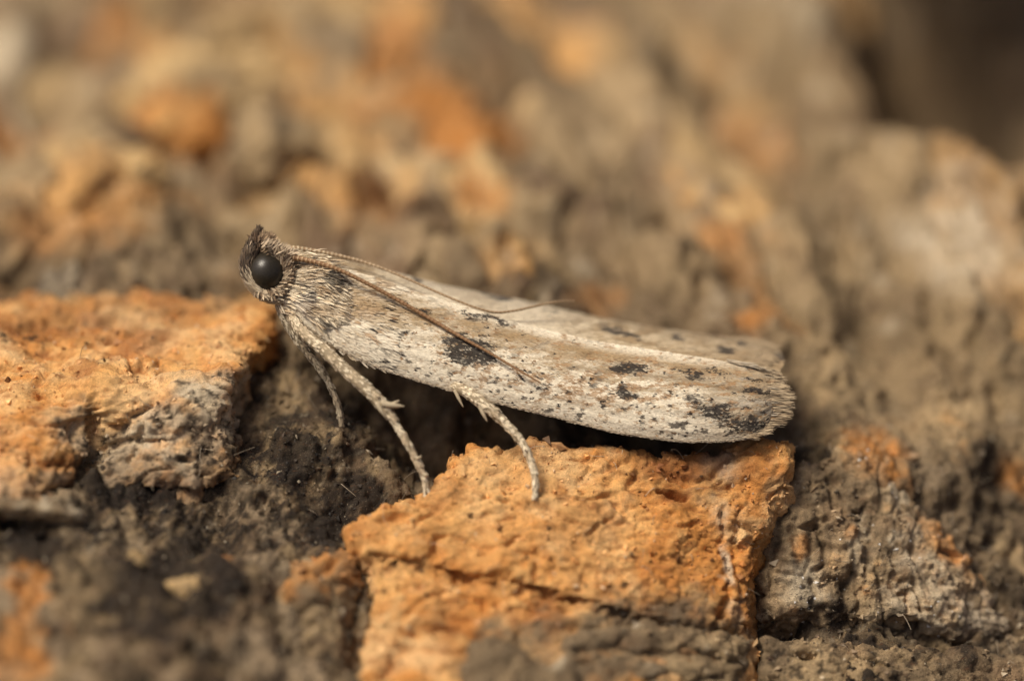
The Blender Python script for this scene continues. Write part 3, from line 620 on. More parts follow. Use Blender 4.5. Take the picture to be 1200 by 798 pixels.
def wing_near(u, t):
    px = 335 + u * 575; yt, yb = smooth_curve(YT, px), smooth_curve(YB, px)
    py = yt + (yb - yt) * np.interp(t, _t, _sv)
    c = near_c(px, py) + (.007 * np.sin(t * 27 + 3 * u) + .004 * np.sin(t * 61 - 5 * u + 1)) * np.clip(u * 5, 0, 1) * np.clip((1 - t) * 8, 0, 1)
    return W(px, py, c), px, py
NU, NV = 260, 70
uu, tt = np.meshgrid(np.linspace(0, 1, NU), np.linspace(0, 1, NV))
WP, WX, WY = wing_near(uu.ravel(), tt.ravel())

WHITE = np.array((.86, .77, .60)); CRE = np.array((.58, .465, .31)); TANW = np.array((.35, .235, .115)); DK = np.array((.020, .014, .011)); OB = np.array((.36, .20, .085)); GRW = np.array((.40, .345, .265))
SPOTS = [(538, 405, 24, 13, 12), (556, 417, 24, 11, 15), (526, 418, 12, 8, 30), (560, 402, 16, 6, 20), (733, 432, 22, 8, 8), (727, 462, 13, 8, 5), (573, 374, 25, 4, 14), (496, 364, 12, 3, 15), (545, 370, 10, 3, 14),
         (838, 486, 20, 12, 20), (855, 494, 22, 11, 15), (812, 472, 12, 6, 30), (872, 500, 20, 9, 10), (825, 480, 14, 8, 20), (845, 478, 12, 5, 10), (893, 462, 9, 4, 10), (880, 460, 14, 3, 5), (884, 445, 8, 3, 0), (808, 440, 9, 5, 30), (800, 434, 8, 4, 10), (838, 437, 8, 3, 10), (875, 432, 9, 2.5, 12), (440, 384, 12, 2.5, 0),
         (600, 448, 4, 2.4, 0), (640, 440, 4, 2.4, 0), (630, 452, 4, 3, 0)]
def wing_colour(px, py, seed, far=False):
    g = np.random.default_rng(seed); n = len(px)
    q = np.stack([px / 60, py / 60, np.zeros(n)], 1); qs = np.stack([px / 60 * .28 + py / 60 * -.05, py / 60, np.zeros(n)], 1)
    yt, yb = smooth_curve(YT, px), smooth_curve(YB, px); v = (py - yt) / np.maximum(yb - yt, 1)
    streak = fbm(qs, 9, 4, 800, .7)
    col = mix(np.tile(WHITE, (n, 1)), CRE, sst(-.15, .4, streak + .5 * (g.random(n) - .5) - .35 * sst(.45, .7, v)))
    col = mix(col, TANW, sst(.05, .4, fbm(np.stack([px / 60 * .12 - py / 60 * .03, py / 60, np.zeros(n)], 1), 13, 3, 806)) * (.25 + .45 * sst(.6, .3, v)))
    # tan band below the back edge
    band = np.exp(-((py - np.interp(px, (380, 440, 520, 600, 700, 760, 860), (352, 358, 374, 394, 414, 424, 440))) / np.interp(px, (400, 560, 700, 800), (16, 16, 17, 14))) ** 2)
    col = mix(col, TANW, np.clip(band * (.95 + .5 * streak), 0, 1) * .9)
    edge_ = sst(.14, .02, v) * sst(470, 520, px); col = mix(col, WHITE, edge_ * .7)
    # greyer, dustier costa and tip
    cost = sst(.75, 1.0, v); col = mix(col, GRW, cost * .22)
    tip = sst(770, 900, px); col = mix(col, mix(np.tile(TANW, (n, 1)), GRW, sst(-.2, .3, streak)), tip * (.7 + .3 * sst(-.2, .4, streak + .5 * fbm(q, 4, 2, 812))))
    # faint brown line out to the tip
    ln = np.exp(-((py - np.interp(px, (660, 780, 905), (430, 444, 466))) / 4) ** 2) * sst(640, 720, px); col = mix(col, TANW * .6, ln * .7)
    # orange brown dusting
    od = sst(.35, .6, fbm(np.stack([px / 60 * .5, py / 60, np.zeros(n)], 1), 13, 2, 820) + .55 * np.exp(-(((px - 700) / 110) ** 2 + ((py - 452) / 24) ** 2)) + .15 * sst(.3, .6, v) - .25 * (v > .8)); col = mix(col, OB, od * .75 * (g.random(n) < .8))
    col = mix(col, OB, ((g.random(n) < .035) * sst(450, 520, px)) * .8)
    # dark sprinkle
    qd = np.stack([px / 60 * .55, py / 60, np.zeros(n)], 1); sp = sst(.45, .62, vn(qd, 14, 830) * .85 + .15 * (g.random(n) - .3)) * sst(380, 480, px) * (.35 + .65 * sst(.25, .6, v)); col = mix(col, DK * 1.6, sp * .85)
    # scattered single specks
    gs = np.random.default_rng(77); k_ = 380; cx_ = 430 + 470 * gs.random(k_); vv = gs.random(k_) ** .7; cy_ = smooth_curve(YT, cx_) + (smooth_curve(YB, cx_) - smooth_curve(YT, cx_)) * vv
    ra = .7 + 1.1 * gs.random(k_) ** 3; hue = gs.random(k_)
    for a_, b_, r_, h_ in zip(cx_, cy_, ra, hue):
        m = np.nonzero((((px + 2.2 - a_) / (1.6 * r_)) ** 2 + ((py - b_) / r_) ** 2 < 1) & (g.random(n) < .8))[0]
        col[m] = (DK * 1.5 if h_ < .62 else OB * .7)
    # dark spots, ragged
    dsp = np.zeros(n); jx = 8 * vn(qs, 14, 840) + 12 * (g.random(n) - .5); jy = 5 * vn(qs, 14, 841) + 3 * (g.random(n) - .5)
    for i_, (cx, cy, a, b, tr) in enumerate(SPOTS):
        r = math.radians(tr); dx, dy = px + jx - cx, py + jy - cy
        e = np.hypot((dx * math.cos(r) + dy * math.sin(r)) / a, (-dx * math.sin(r) + dy * math.cos(r)) / b)
        dsp = np.maximum(dsp, (1 - sst(.55 if 9 <= i_ <= 14 else .75, 1.25 if 9 <= i_ <= 14 else 1.15, e)) * ((g.random(n) < .6 + .3 * (streak > 0)) if 9 <= i_ <= 14 else 1))
    dsp *= np.where(g.random(n) < .9, 1, .4); col = mix(col, DK, dsp * .95)
    return col * (.84 + .30 * g.random((n, 1)))
def base_wing_col(px, py): return mix(wing_colour(px, py, 5), TANW, np.full(len(px), .25)) * .8
def sheet(name, Pm, nx, ny, col, parent, thick=.03):
    Nn = np.zeros_like(Pm)
    G = Pm.reshape(ny, nx, 3); du = np.gradient(G, axis=1); dv = np.gradient(G, axis=0); nr = unit(np.cross(du, dv)).reshape(-1, 3)
    if (nr @ np.array((0, -.5, 1))).mean() < 0: nr = -nr
    f = grid_faces(nx, ny); n = len(Pm); V = np.concatenate([Pm, Pm - nr * thick])
    i = np.arange(n).reshape(ny, nx); rim = np.concatenate([i[0, :], i[1:, -1], i[-1, -2::-1], i[-2:0:-1, 0]]); r2 = np.roll(rim, -1)
    ff = np.concatenate([f, f[:, ::-1] + n, np.stack([rim, rim + n, r2 + n, r2], 1)])
    return obj(name, mesh_from(name, V, ff.ravel(), np.full(len(ff), 4), np.concatenate([col, np.tile(np.array((.10, .07, .045)), (n, 1))]), True), M_MEMBRANE, parent), nr
nwing, _ = sheet('forewing', WP, NU, NV, base_wing_col(WX, WY), moth)
nwing['label'] = 'near forewing, cream white with a tan band, black spots and dark dusting'
def sample_near(n, seed, u0=0, u1=1):
    g = np.random.default_rng(seed); u = u0 + (u1 - u0) * g.random(n); t = g.random(n)
    h = (smooth_curve(YB, 335 + u * 575) - smooth_curve(YT, 335 + u * 575)); k = g.random(n) < h / 110
    u, t = u[k], t[k]; e = 1e-3
    p, px, py = wing_near(u, t); pu, _, _ = wing_near(u + e, t); pt, _, _ = wing_near(u, np.minimum(t + e, 1)); pt0, _, _ = wing_near(u, np.maximum(t - e, 0))
    d = unit(pu - p); nr = unit(np.cross(pt - pt0, d)); nr = np.where((nr @ -F < 0)[:, None], -nr, nr)
    return p, nr, d, px, py
p, nr, dv, px, py = sample_near(90000, 21)
o_ = np.argsort(px)
scales('scales', p, nr, dv, .095, .034, wing_colour(px, py, 22), nwing, lift=.045, seed=23, spread=.11, roll=.16)
# fringe along the outer edge and the tip
def fringe(n, seed, edge, direc, L, colf, parent, name='fringe', layers=3):
    g = np.random.default_rng(seed); k = np.sort(g.random(n)); p = edge(k); d = direc(k)
    nr = np.tile(-F + U * .25, (n, 1)) + g.standard_normal((n, 3)) * .12
    ins = (.40 if name == 'fringe' else .1) * g.random(n) ** 1.3
    p = p - d * ins[:, None] + (-F + .5 * U)[None] * (.012 + (.10 * ins if parent is nwing and name == 'fringe' else 0 * ins))[:, None] + np.stack([0 * k, g.standard_normal(n) * .012, g.standard_normal(n) * .012], 1)
    lk = L * (.70 + .35 * vn(np.stack([k * 9, k * 0, k * 0], 1), 1.0, seed) + .16 * vn(np.stack([k * 34, k * 0, k * 0], 1), 1.0, seed + 1)) * (.6 + .7 * g.random(n))
    cf = colf(k, g)
    if parent is nwing and name == 'fringe':
        X3, Y3, _ = proj(p); wcol = wing_colour(X3, Y3, seed + 3); cf = mix(cf, wcol, sst(.08, .25, ins) * .9)
    return scales(name, p, nr, d, lk, .020, cf, parent, lift=.0, seed=seed + 1, spread=.05, roll=.15)
TE = np.array([(872, 429), (893, 434), (905, 443), (911, 456), (911, 470), (909, 484), (903, 498), (893, 508), (876, 515)], float)
def te(k):
    s = k * (len(TE) - 1); x = np.interp(s, np.arange(len(TE)), TE[:, 0]); y_ = np.interp(s, np.arange(len(TE)), TE[:, 1]); return W(x, y_, near_c(np.minimum(x, 909), y_))
def te_dir(k):
    ang = np.interp(k, (0, .25, .5, .75, 1), (12, 12, 8, 2, -2)); a = np.radians(ang)
    return np.stack([np.cos(a), 0 * a, 0 * a], 1) - np.sin(a)[:, None] * U - .06 * F
def fr_col(k, g):
    n = len(k); c = mix(np.tile(np.array((.46, .355, .225)), (n, 1)), np.array((.24, .17, .10)), sst(-.2, .4, vn(np.stack([k * 40, k * 0, k * 0], 1), 1, 9)))
    return c * (.7 + .6 * g.random((n, 1)))
fringe(6500, 31, te, te_dir, .29, fr_col, nwing)
# costal edge fringe, short hairs curling under
KC = lambda k: 350 + k * 540
fringe(1500, 41, lambda k: W(KC(k), smooth_curve(YB, KC(k)), near_c(KC(k), smooth_curve(YB, KC(k)))), lambda k: np.stack([1 + 0 * k, .12 + 0 * k, -.26 + 0 * k], 1), .08,
       lambda k, g: (np.tile(np.array((.42, .34, .24)), (len(k), 1)) * (.5 + .7 * g.random((len(k), 1)))), nwing, 'edge_scales')

# ---- far forewing, rising behind the back ridge and folding down on the hidden side
YS = [(345, 291), (430, 310), (520, 334), (600, 351), (680, 369), (760, 384), (850, 397), (900, 404), (918, 412)]
_l = np.linspace(0, 1, 121); _phi = np.radians(3 + 72 * _l ** 2.0)
_rise = np.concatenate([[0], np.cumsum(np.sin(PITCH - _phi[:-1]))]) / 120; _away = np.concatenate([[0], np.cumsum(np.cos(PITCH - _phi[:-1]))]) / 120
def wing_far(u, t):
    px = 345 + u * (556 + 16 * np.sin(np.pi * np.minimum(t * 1.6, 1)) - 34 * t ** 2); rise = np.maximum(smooth_curve(YT, np.minimum(px, 900)) - smooth_curve(YS, px), 6) / PPM; Lw = rise / _rise.max()
    py = smooth_curve(YT, np.minimum(px, 900)) + 5 - np.interp(t, _l, _rise) * Lw * PPM * (1 + 5 / 28)
    return W(px, py, -.06 - np.interp(t, _l, _away) * Lw), px, py
fu, ft = np.meshgrid(np.linspace(0, 1, 200), np.linspace(0, 1, 50))
FPo, FX, FY = wing_far(fu.ravel(), ft.ravel())
FSP = [(565, 340, 20, 6, 20), (585, 350, 8, 3, 10), (715, 389, 16, 4, 20), (735, 394, 12, 3, 20), (845, 411, 12, 5, 5), (866, 402, 6, 3, 0), (480, 326, 8, 3, 20), (640, 366, 7, 2, 20), (790, 396, 8, 3, 10), (905, 420, 10, 6, 0)]
def far_colour(px, py, seed):
    g = np.random.default_rng(seed); n = len(px); q = np.stack([px / 60 * .4, py / 60 * 2, np.zeros(n)], 1)
    col = mix(np.tile(np.array((.62, .50, .33)), (n, 1)), np.array((.36, .25, .13)), sst(-.3, .3, fbm(q, 6, 4, 860, .7)))
    wm = np.exp(-((px - 610) / 60) ** 2) + np.exp(-((px - 500) / 50) ** 2); col = mix(col, WHITE, np.clip(wm, 0, 1) * .5)
    col = mix(col, np.array((.36, .26, .15)), sst(660, 860, px) * .5)
    jx, jy = 6 * vn(q, 9, 861), 4 * vn(q, 12, 862)
    for cx, cy, a, b, tr in FSP:
        r = math.radians(tr); dx, dy = px + jx - cx, py + jy - cy
        col = mix(col, DK, (1 - sst(.7, 1.2, np.hypot((dx * math.cos(r) + dy * math.sin(r)) / a, (-dx * math.sin(r) + dy * math.cos(r)) / b))) * .85)
    return col * (.85 + .3 * g.random((n, 1)))
fwing, _ = sheet('forewing', FPo, 200, 50, far_colour(FX, FY, 51) * .85, moth)
fwing['label'] = 'far forewing, tan and cream, mostly hidden behind the back'
g = np.random.default_rng(52); n = 50000; u, t = g.random(n), g.random(n) ** 1.2; e = 1e-3
p, px, py = wing_far(u, t); pu = wing_far(u + e, t)[0]; d1 = wing_far(u, np.minimum(t + e, 1))[0] - wing_far(u, np.maximum(t - e, 0))[0]
dv = unit(pu - p); nr = unit(np.cross(d1, dv)); nr = np.where((nr @ np.array((0, .3, 1)) < 0)[:, None], -nr, nr)
scales('scales', p, nr, dv, .12, .038, far_colour(px, py, 53), fwing, lift=.04, seed=54, spread=.1, roll=.1)
fringe(1500, 61, lambda k: wing_far(np.full(len(k), .97), k)[0], lambda k: np.stack([1 + 0 * k, .1 + 0 * k, -.16 + .25 * np.sin(k * 40) * .3], 1), .30, lambda k, g: np.tile(np.array((.36, .27, .165)), (len(k), 1)) * (.7 + .6 * g.random((len(k), 1))), fwing)

# ---- body: head, thorax and abdomen as one tube of changing section
SEC = [(295, 316, .0, .02), (298, 316, .02, .16), (304, 316, .02, .30), (314, 316, .02, .41), (325, 318, .0, .44), (334, 324, -.02, .40), (342, 333, -.04, .44), (352, 341, -.06, .53), (368, 350, -.08, .62), (392, 361, -.1, .64), (425, 380, -.14, .60), (480, 402, -.18, .54), (560, 428, -.2, .49), (650, 450, -.22, .43), (740, 468, -.22, .35), (800, 478, -.22, .22), (835, 482, -.22, .03)]
S_ = np.array(SEC); sx = np.linspace(0, len(SEC) - 1, 110); bx, by, bc, br = (smooth_curve(np.stack([np.arange(len(SEC)), S_[:, i]], 1), sx, 6) for i in range(4))
br = np.maximum(br, .01); ctr = W(bx, by, bc); NA = 48
th = np.linspace(0, 2 * np.pi, NA, endpoint=False)
tang = unit(np.gradient(ctr, axis=0)); side = np.tile(np.array((0., -1, 0)), (len(ctr), 1)); upv = unit(np.cross(tang, side)); upv = np.where((upv[:, 2] < 0)[:, None], -upv, upv)
BP = (ctr[:, None] + br[:, None, None] * (np.cos(th)[None, :, None] * side[:, None] * 1.08 + np.sin(th)[None, :, None] * upv[:, None] * .95)).reshape(-1, 3)
i = np.arange(len(BP)).reshape(-1, NA); f = np.stack([i[:-1], np.roll(i[:-1], -1, 1), np.roll(i[1:], -1, 1), i[1:]], -1).reshape(-1, 4)
cap = [list(i[0][::-1]), list(i[-1])]
BN = unit(BP - np.repeat(ctr, NA, 0))
BP = BP + BN * (.03 * fbm(BP, 4, 2, 870))[:, None]
bcol = mix(np.tile(np.array((.34, .26, .17)), (len(BP), 1)), np.array((.16, .11, .07)), sst(-.3, .4, fbm(BP, 4, 3, 880)))
bcol = mix(bcol, np.array((.12, .08, .05)), sst(.1, -.5, BN[:, 2]) * .0 + sst(1.0, 2.5, BP[:, 0] + 4.2) * .5)
ff = np.concatenate([f.ravel(), cap[0], cap[1]]); body = obj('body', mesh_from('body', BP, ff, np.concatenate([np.full(len(f), 4), [NA, NA]]), bcol, True), M_BODY, moth)

# fur of long scales over thorax and head
def body_pts(n, seed, x0, x1, cond=None):
    g = np.random.default_rng(seed); s = np.interp(x0 + (x1 - x0) * g.random(n), bx, np.arange(len(bx))); a = g.random(n) * 2 * np.pi
    k = np.clip(s.astype(int), 0, len(bx) - 2); w_ = (s - k)[:, None]
    c_ = ctr[k] * (1 - w_) + ctr[k + 1] * w_; r_ = br[k] * (1 - w_[:, 0]) + br[k + 1] * w_[:, 0]
    nn = np.cos(a)[:, None] * side[k] * 1.08 + np.sin(a)[:, None] * upv[k] * .95
    p = c_ + nn * r_[:, None]; nn = unit(nn)
    X3, Y3, c3 = proj(p); m = np.ones(n, bool) if cond is None else cond(X3, Y3, c3, nn)
    return p[m], nn[m], tang[k][m], X3[m], Y3[m], c3[m], g
def spots(px, py, rows, jit=5, f=6):
    q = np.stack([px / 60, py / 60, px * 0], 1); jx, jy = jit * vn(q, f, 900), jit * vn(q, f, 901); m = np.zeros(len(px))
    for cx, cy, a, b, tr in rows:
        r = math.radians(tr); dx, dy = px + jx - cx, py + jy - cy
        m = np.maximum(m, 1 - sst(.6, 1.2, np.hypot((dx * math.cos(r) + dy * math.sin(r)) / a, (-dx * math.sin(r) + dy * math.cos(r)) / b)))
    return m
def fur_col(px, py, g):
    n = len(px); q = np.stack([px / 60, py / 60, px * 0], 1)
    c = mix(np.tile(np.array((.82, .71, .53)), (n, 1)), np.array((.55, .42, .27)), sst(-.2, .5, fbm(q * np.array((.6, 1, 1)), 7, 3, 890)))
    c = mix(c, np.array((.46, .42, .37)), sst(.1, .4, fbm(q, 4, 2, 895)) * .5)
    c = mix(c, DK, spots(px, py, [(380, 322, 10, 8, 20), (374, 374, 8, 6, 0), (352, 348, 4, 8, 0), (392, 329, 9, 4, 20), (345, 338, 5, 6, 0), ]) * .7)
    return c * (.72 + .5 * g.random((n, 1)))
p, nn, tg, X3, Y3, c3, g = body_pts(6500, 71, 338, 415, lambda X, Y, c, nn: nn[:, 2] > -.75)
scales('fur', p, nn, tg + nn * .12, .26, .05, fur_col(X3, Y3, g), body, lift=.16, seed=72, spread=.32, curl=.1)
p, nn, tg, X3, Y3, c3, g = body_pts(2400, 73, 296, 340, lambda X, Y, c, nn: np.ones(len(X), bool))
hc = mix(np.tile(np.array((.40, .30, .20)), (len(p), 1)), np.array((.55, .46, .34)), sst(-.2, .4, vn(p, 7, 899)))
hc = mix(hc, np.array((.05, .032, .02)), sst(303, 294, X3) * .8) * (.65 + .6 * g.random((len(p), 1)))
scales('head_scales', p, nn, tg + np.array((.1, 0, .35)), .15, .04, hc, body, lift=.12, seed=74, spread=.3, curl=.1)
# tuft on the crown
g = np.random.default_rng(75); n = 420; px_ = 306 + 34 * g.random(n); py_ = np.interp(px_, (306, 316, 340), (283, 287, 297)) + 10 * g.random(n); p = W(px_, py_, .05 + .3 * g.standard_normal(n))
scales('crown_tuft', p, np.tile(np.array((0, -.3, 1.)), (n, 1)) + g.standard_normal((n, 3)) * .3, np.tile(np.array((.55, 0, .55)), (n, 1)), .16, .035, np.tile(np.array((.44, .34, .23)), (n, 1)) * (.6 + .7 * g.random((n, 1))), body, lift=.28, seed=76, spread=.3)

# tegula: domed flap of fur over the wing base
TG = np.linspace(0, 2 * np.pi, 40, endpoint=False); rr2 = np.linspace(0, 1, 12)
def teg(r_, a_):
    px = 370 + r_ * 36 * np.cos(a_) ; py = 348 + r_ * (30 * np.sin(a_)) + r_ * 12 * np.cos(a_)
    bulge = np.sqrt(np.maximum(1 - np.minimum(r_, 1) ** 2, 0)) * .11
    base = np.maximum(near_c(np.maximum(px, 336), py), .42 * np.exp(-((px - 372) / 60) ** 2)) + .02
    return px, py, base + bulge - .06 * (r_ > .98)
R2, A2 = np.meshgrid(rr2[1:], TG, indexing='ij'); a, b, c_ = teg(R2.ravel(), A2.ravel()); c0 = teg(np.zeros(1), np.zeros(1))
TV = np.concatenate([W(*c0), W(a, b, c_)]); k = np.arange(1, len(TV)).reshape(11, 40)
tf = np.concatenate([np.stack([k[:-1], np.roll(k[:-1], -1, 1), np.roll(k[1:], -1, 1), k[1:]], -1).reshape(-1, 4)]); fan = np.stack([np.zeros(40, int), np.roll(k[0], -1), k[0]], 1)
g = np.random.default_rng(771)
tegm = obj('tegula', mesh_from('tegula', TV, np.concatenate([tf.ravel(), fan.ravel()]), np.concatenate([np.full(len(tf), 4), np.full(40, 3)]), np.tile(np.array((.42, .33, .22)), (len(TV), 1)), True), M_BODY, moth)
n = 4200; r_ = np.sqrt(g.random(n)) * (1 + .75 * g.random(n) ** 3); a_ = g.random(n) * 2 * np.pi; px, py, c_ = teg(r_, a_)
nn = -F + U * .45 + (((px - 376) / 46)[:, None] * np.array((.6, 0, 0))) - ((py - 352) / 34)[:, None] * U * .5
dirn = np.stack([np.ones(n), 0 * px, 0 * px], 1) - U * (.24 + .12 * ((py - 350) / 30) + .35 * vn(np.stack([px / 60, py / 60, px * 0], 1), 3.5, 776))[:, None]
scales('fur', W(px, py, c_), nn, dirn, .24 * (.6 + .8 * g.random(n)), .036, fur_col(px, py, g), tegm, lift=.10, seed=772, spread=.26, curl=.10)

p, nr, dv, px, py = sample_near(5200, 773, .06, .24)
kk = (rng.random(len(px)) < sst(475, 400, px)); p, nr, dv, px, py = p[kk], nr[kk], dv[kk], px[kk], py[kk]
wc = wing_colour(px, py, 774); wc = mix(wc, np.array((.40, .27, .15)), sst(.0, .4, fbm(np.stack([px / 60 * .3, py / 60, px * 0], 1), 9, 3, 775)) * sst(405, 350, py) * .7)
scales('base_scales', p + nr * .01, nr, dv - U * .08, .22, .036, wc, nwing, lift=.07, seed=777, spread=.14, roll=.15)

g = np.random.default_rng(781); n = 700; px_ = 295 + 24 * g.random(n); py_ = 281 + 18 * g.random(n) - (px_ - 295) * .05; p = W(px_, py_, .12 + .28 * g.random(n))
scales('face_scales', p, np.tile(-F, (n, 1)) + g.standard_normal((n, 3)) * .35, np.tile(np.array((.25, 0, .6)), (n, 1)) + g.standard_normal((n, 3)) * .25, .14, .028, mix(np.tile(np.array((.40, .28, .17)), (n, 1)), np.array((.14, .085, .05)), sst(307, 297, px_)) * (.6 + .7 * g.random((n, 1))), body, lift=.08, seed=782, spread=.25)

# ---- tubes: legs, antennae, palps
def tube(pts, rad, nseg, na=14):
    P = np.asarray(pts, float); s = np.linspace(0, len(P) - 1, nseg); k = max(2, int(len(s) / len(P) * .45))
    def sm(a):
        y = np.interp(s, np.arange(len(P)), a); yp = np.concatenate([2 * y[0] - y[k:0:-1], y, 2 * y[-1] - y[-2:-k - 2:-1]]); return np.convolve(yp, np.ones(2 * k + 1) / (2 * k + 1), 'valid')
    C = np.stack([sm(P[:, i]) for i in range(3)], 1); R = sm(np.asarray(rad, float)) if np.ndim(rad) else np.full(nseg, rad)
    return C, R
def tube_mesh(C, R, na=14):
    T = unit(np.gradient(C, axis=0)); A = unit(np.cross(T, np.array((0, -1., .3)))); B = np.cross(T, A); th = np.linspace(0, 2 * np.pi, na, endpoint=False)
    V = (C[:, None] + R[:, None, None] * (np.cos(th)[None, :, None] * A[:, None] + np.sin(th)[None, :, None] * B[:, None])).reshape(-1, 3)
    i = np.arange(len(V)).reshape(-1, na); f = np.stack([i[:-1], np.roll(i[:-1], -1, 1), np.roll(i[1:], -1, 1), i[1:]], -1).reshape(-1, 4)
    fl = np.concatenate([f.ravel(), i[0][::-1], i[-1]]); return V, fl, np.concatenate([np.full(len(f), 4), [na, na]]), T, A, B
def tube_scales(name, C, R, n, L, Wd, colf, parent, seed, lift=.09, s0=0, s1=1):
    g = np.random.default_rng(seed); s = (s0 + (s1 - s0) * g.random(n)) * (len(C) - 1.001); k = s.astype(int); w_ = (s - k)[:, None]
    T = unit(np.gradient(C, axis=0)); A = unit(np.cross(T, np.array((0, -1., .3)))); B = np.cross(T, A); a = g.random(n) * 2 * np.pi
    nn = np.cos(a)[:, None] * A[k] + np.sin(a)[:, None] * B[k]
    p = C[k] * (1 - w_) + C[k + 1] * w_ + nn * R[k][:, None] * .96
    return scales(name, p, nn, T[k], L, Wd, colf(s / (len(C) - 1), g, p), parent, lift=lift, seed=seed + 1, spread=.2)

bvhs = [BVHTree.FromPolygons([Vector(q) for q in P_], T_.tolist()) for P_, T_, _ in SURF[1:5]]
def surf_c(px, py, lo=-3, hi=5):
    """depth of the plates under a pixel"""
    o = Vector(W(px, py, hi)); d = Vector(W(px, py, lo)) - o; L = d.length; best = None
    for b in bvhs:
        h = b.ray_cast(o, d.normalized(), L)
        if h[0] is not None:
            c = -float(np.array(h[0]) @ F); best = c if best is None or c > best else best
    return best
def leg(pts, seed, spurs, label=None, tone=1.0, foot=True, nsc=900):
    A = np.array(pts, float)
    if foot:
        sc_ = surf_c(A[-1, 0], A[-1, 1])
        if sc_ is not None:
            dlt = sc_ + .02 - A[-1, 2]; wgt = np.linspace(0, 1, len(A)) ** 2; A[:, 2] += dlt * wgt
    P3 = W(A[:, 0], A[:, 1], A[:, 2]); C, R = tube(P3, A[:, 3] / PPM, 90)
    s9 = np.linspace(0, 1, len(R)); R = R * np.where(s9 > .58, .86 + .26 * ((s9 - .58) / .105 % 1) ** 2, 1)
    V, fl, sz, T, _, _ = tube_mesh(C, R)
    g = np.random.default_rng(seed); c0 = np.tile(np.array((.42, .33, .21)) * tone, (len(V), 1)) * (.85 + .3 * fbm(V, 8, 2, seed)[:, None])
    o = obj('leg', mesh_from('leg', V, fl, sz, c0, True), M_BODY, moth)
    if label: o['label'] = label
    def lc(s, g, p):
        c = mix(np.tile(np.array((.74, .63, .45)), (len(s), 1)), np.array((.56, .44, .29)), sst(-.1, .5, vn(p, 6, seed + 3))); c = mix(c, np.array((.12, .08, .05)), (g.random(len(s)) < .025) * 1.0)
        return c * tone * (.75 + .5 * g.random((len(s), 1)))
    tube_scales('leg_scales', C, R, nsc, .085, .034, lc, o, seed + 5)
    for (x0, y0, x1, y1, cc, r0) in spurs:
        Cs, Rs = tube(W(np.array((x0, (x0 + x1) / 2, x1)), np.array((y0, (y0 + y1) / 2 + .8, y1)), np.array((cc, cc + .05, cc + .06))), np.array((r0, r0 * .8, .6)) / PPM, 16)
        V, fl, sz, *_ = tube_mesh(Cs, Rs, 8); so = obj('spur', mesh_from('spur', V, fl, sz, np.tile(np.array((.45, .37, .25)) * tone, (len(V), 1)), True), M_BODY, o)
    # claws: a small forked end
    e = C[-1]; t_ = T[-1]
    for sgn in (-1, 1):
        Cc, Rc = tube(np.stack([e - t_ * .03, e + t_ * .03 + np.array((.035 * sgn, -.02, .01)), e + t_ * .05 + np.array((.06 * sgn, -.04, -.02))]), np.array((.016, .011, .003)), 10)
        V, fl, sz, *_ = tube_mesh(Cc, Rc, 6); obj('claw', mesh_from('claw', V, fl, sz, np.tile(np.array((.10, .06, .03)), (len(V), 1)), True), M_BODY, o)
    return o
leg([(338, 362, .2, 5), (346, 378, .45, 5.5), (352, 388, .6, 6.5), (378, 410, .85, 7.2), (405, 435, 1.0, 7.4), (432, 458, 1.15, 7.6), (450, 478, 1.2, 7.0), (460, 492, 1.22, 4.6), (476, 517, 1.25, 4.2), (488, 540, 1.25, 4.4), (492, 548, 1.25, 3.8), (498, 562, 1.22, 3.9), (500, 580, 1.2, 2.6)], 910,
    [(448, 474, 474, 477, 1.28, 4.2), (455, 476, 468, 470, 1.2, 3), (442, 474, 452, 490, 1.3, 3.2), (488, 538, 494, 535, 1.28, 2), (497, 558, 502, 556, 1.25, 2)], 'thick pale middle leg with spurs reaching the plate edge', nsc=1500)
leg([(326, 358, .15, 4), (333, 374, .25, 5.2), (345, 394, .28, 5.2), (358, 410, .28, 4.8), (372, 428, .24, 4.3), (385, 448, .16, 3.9), (393, 466, .1, 3.6), (398, 482, .06, 3), (401, 504, .02, 2.2)], 930, [], 'thin brownish foreleg reaching down into the hollow', .62, nsc=900)
leg([(505, 438, .3, 5), (525, 450, .55, 5.5), (545, 459, .8, 6.6), (562, 470, .95, 7.4), (578, 483, 1.0, 6.2), (588, 493, 1.02, 4.6), (602, 507, 1.06, 4.6), (614, 522, 1.1, 4.3), (622, 540, 1.15, 4.0), (627, 558, 1.2, 3.8), (628, 572, 1.22, 3.2), (627, 583, 1.22, 2.4)], 950,
    [(562, 476, 571, 495, 1.0, 3), (574, 480, 586, 481, 1.05, 2.6), (533, 458, 543, 478, .75, 2.4)], 'pale hind leg with spurs stepping on the orange plate', nsc=1100)

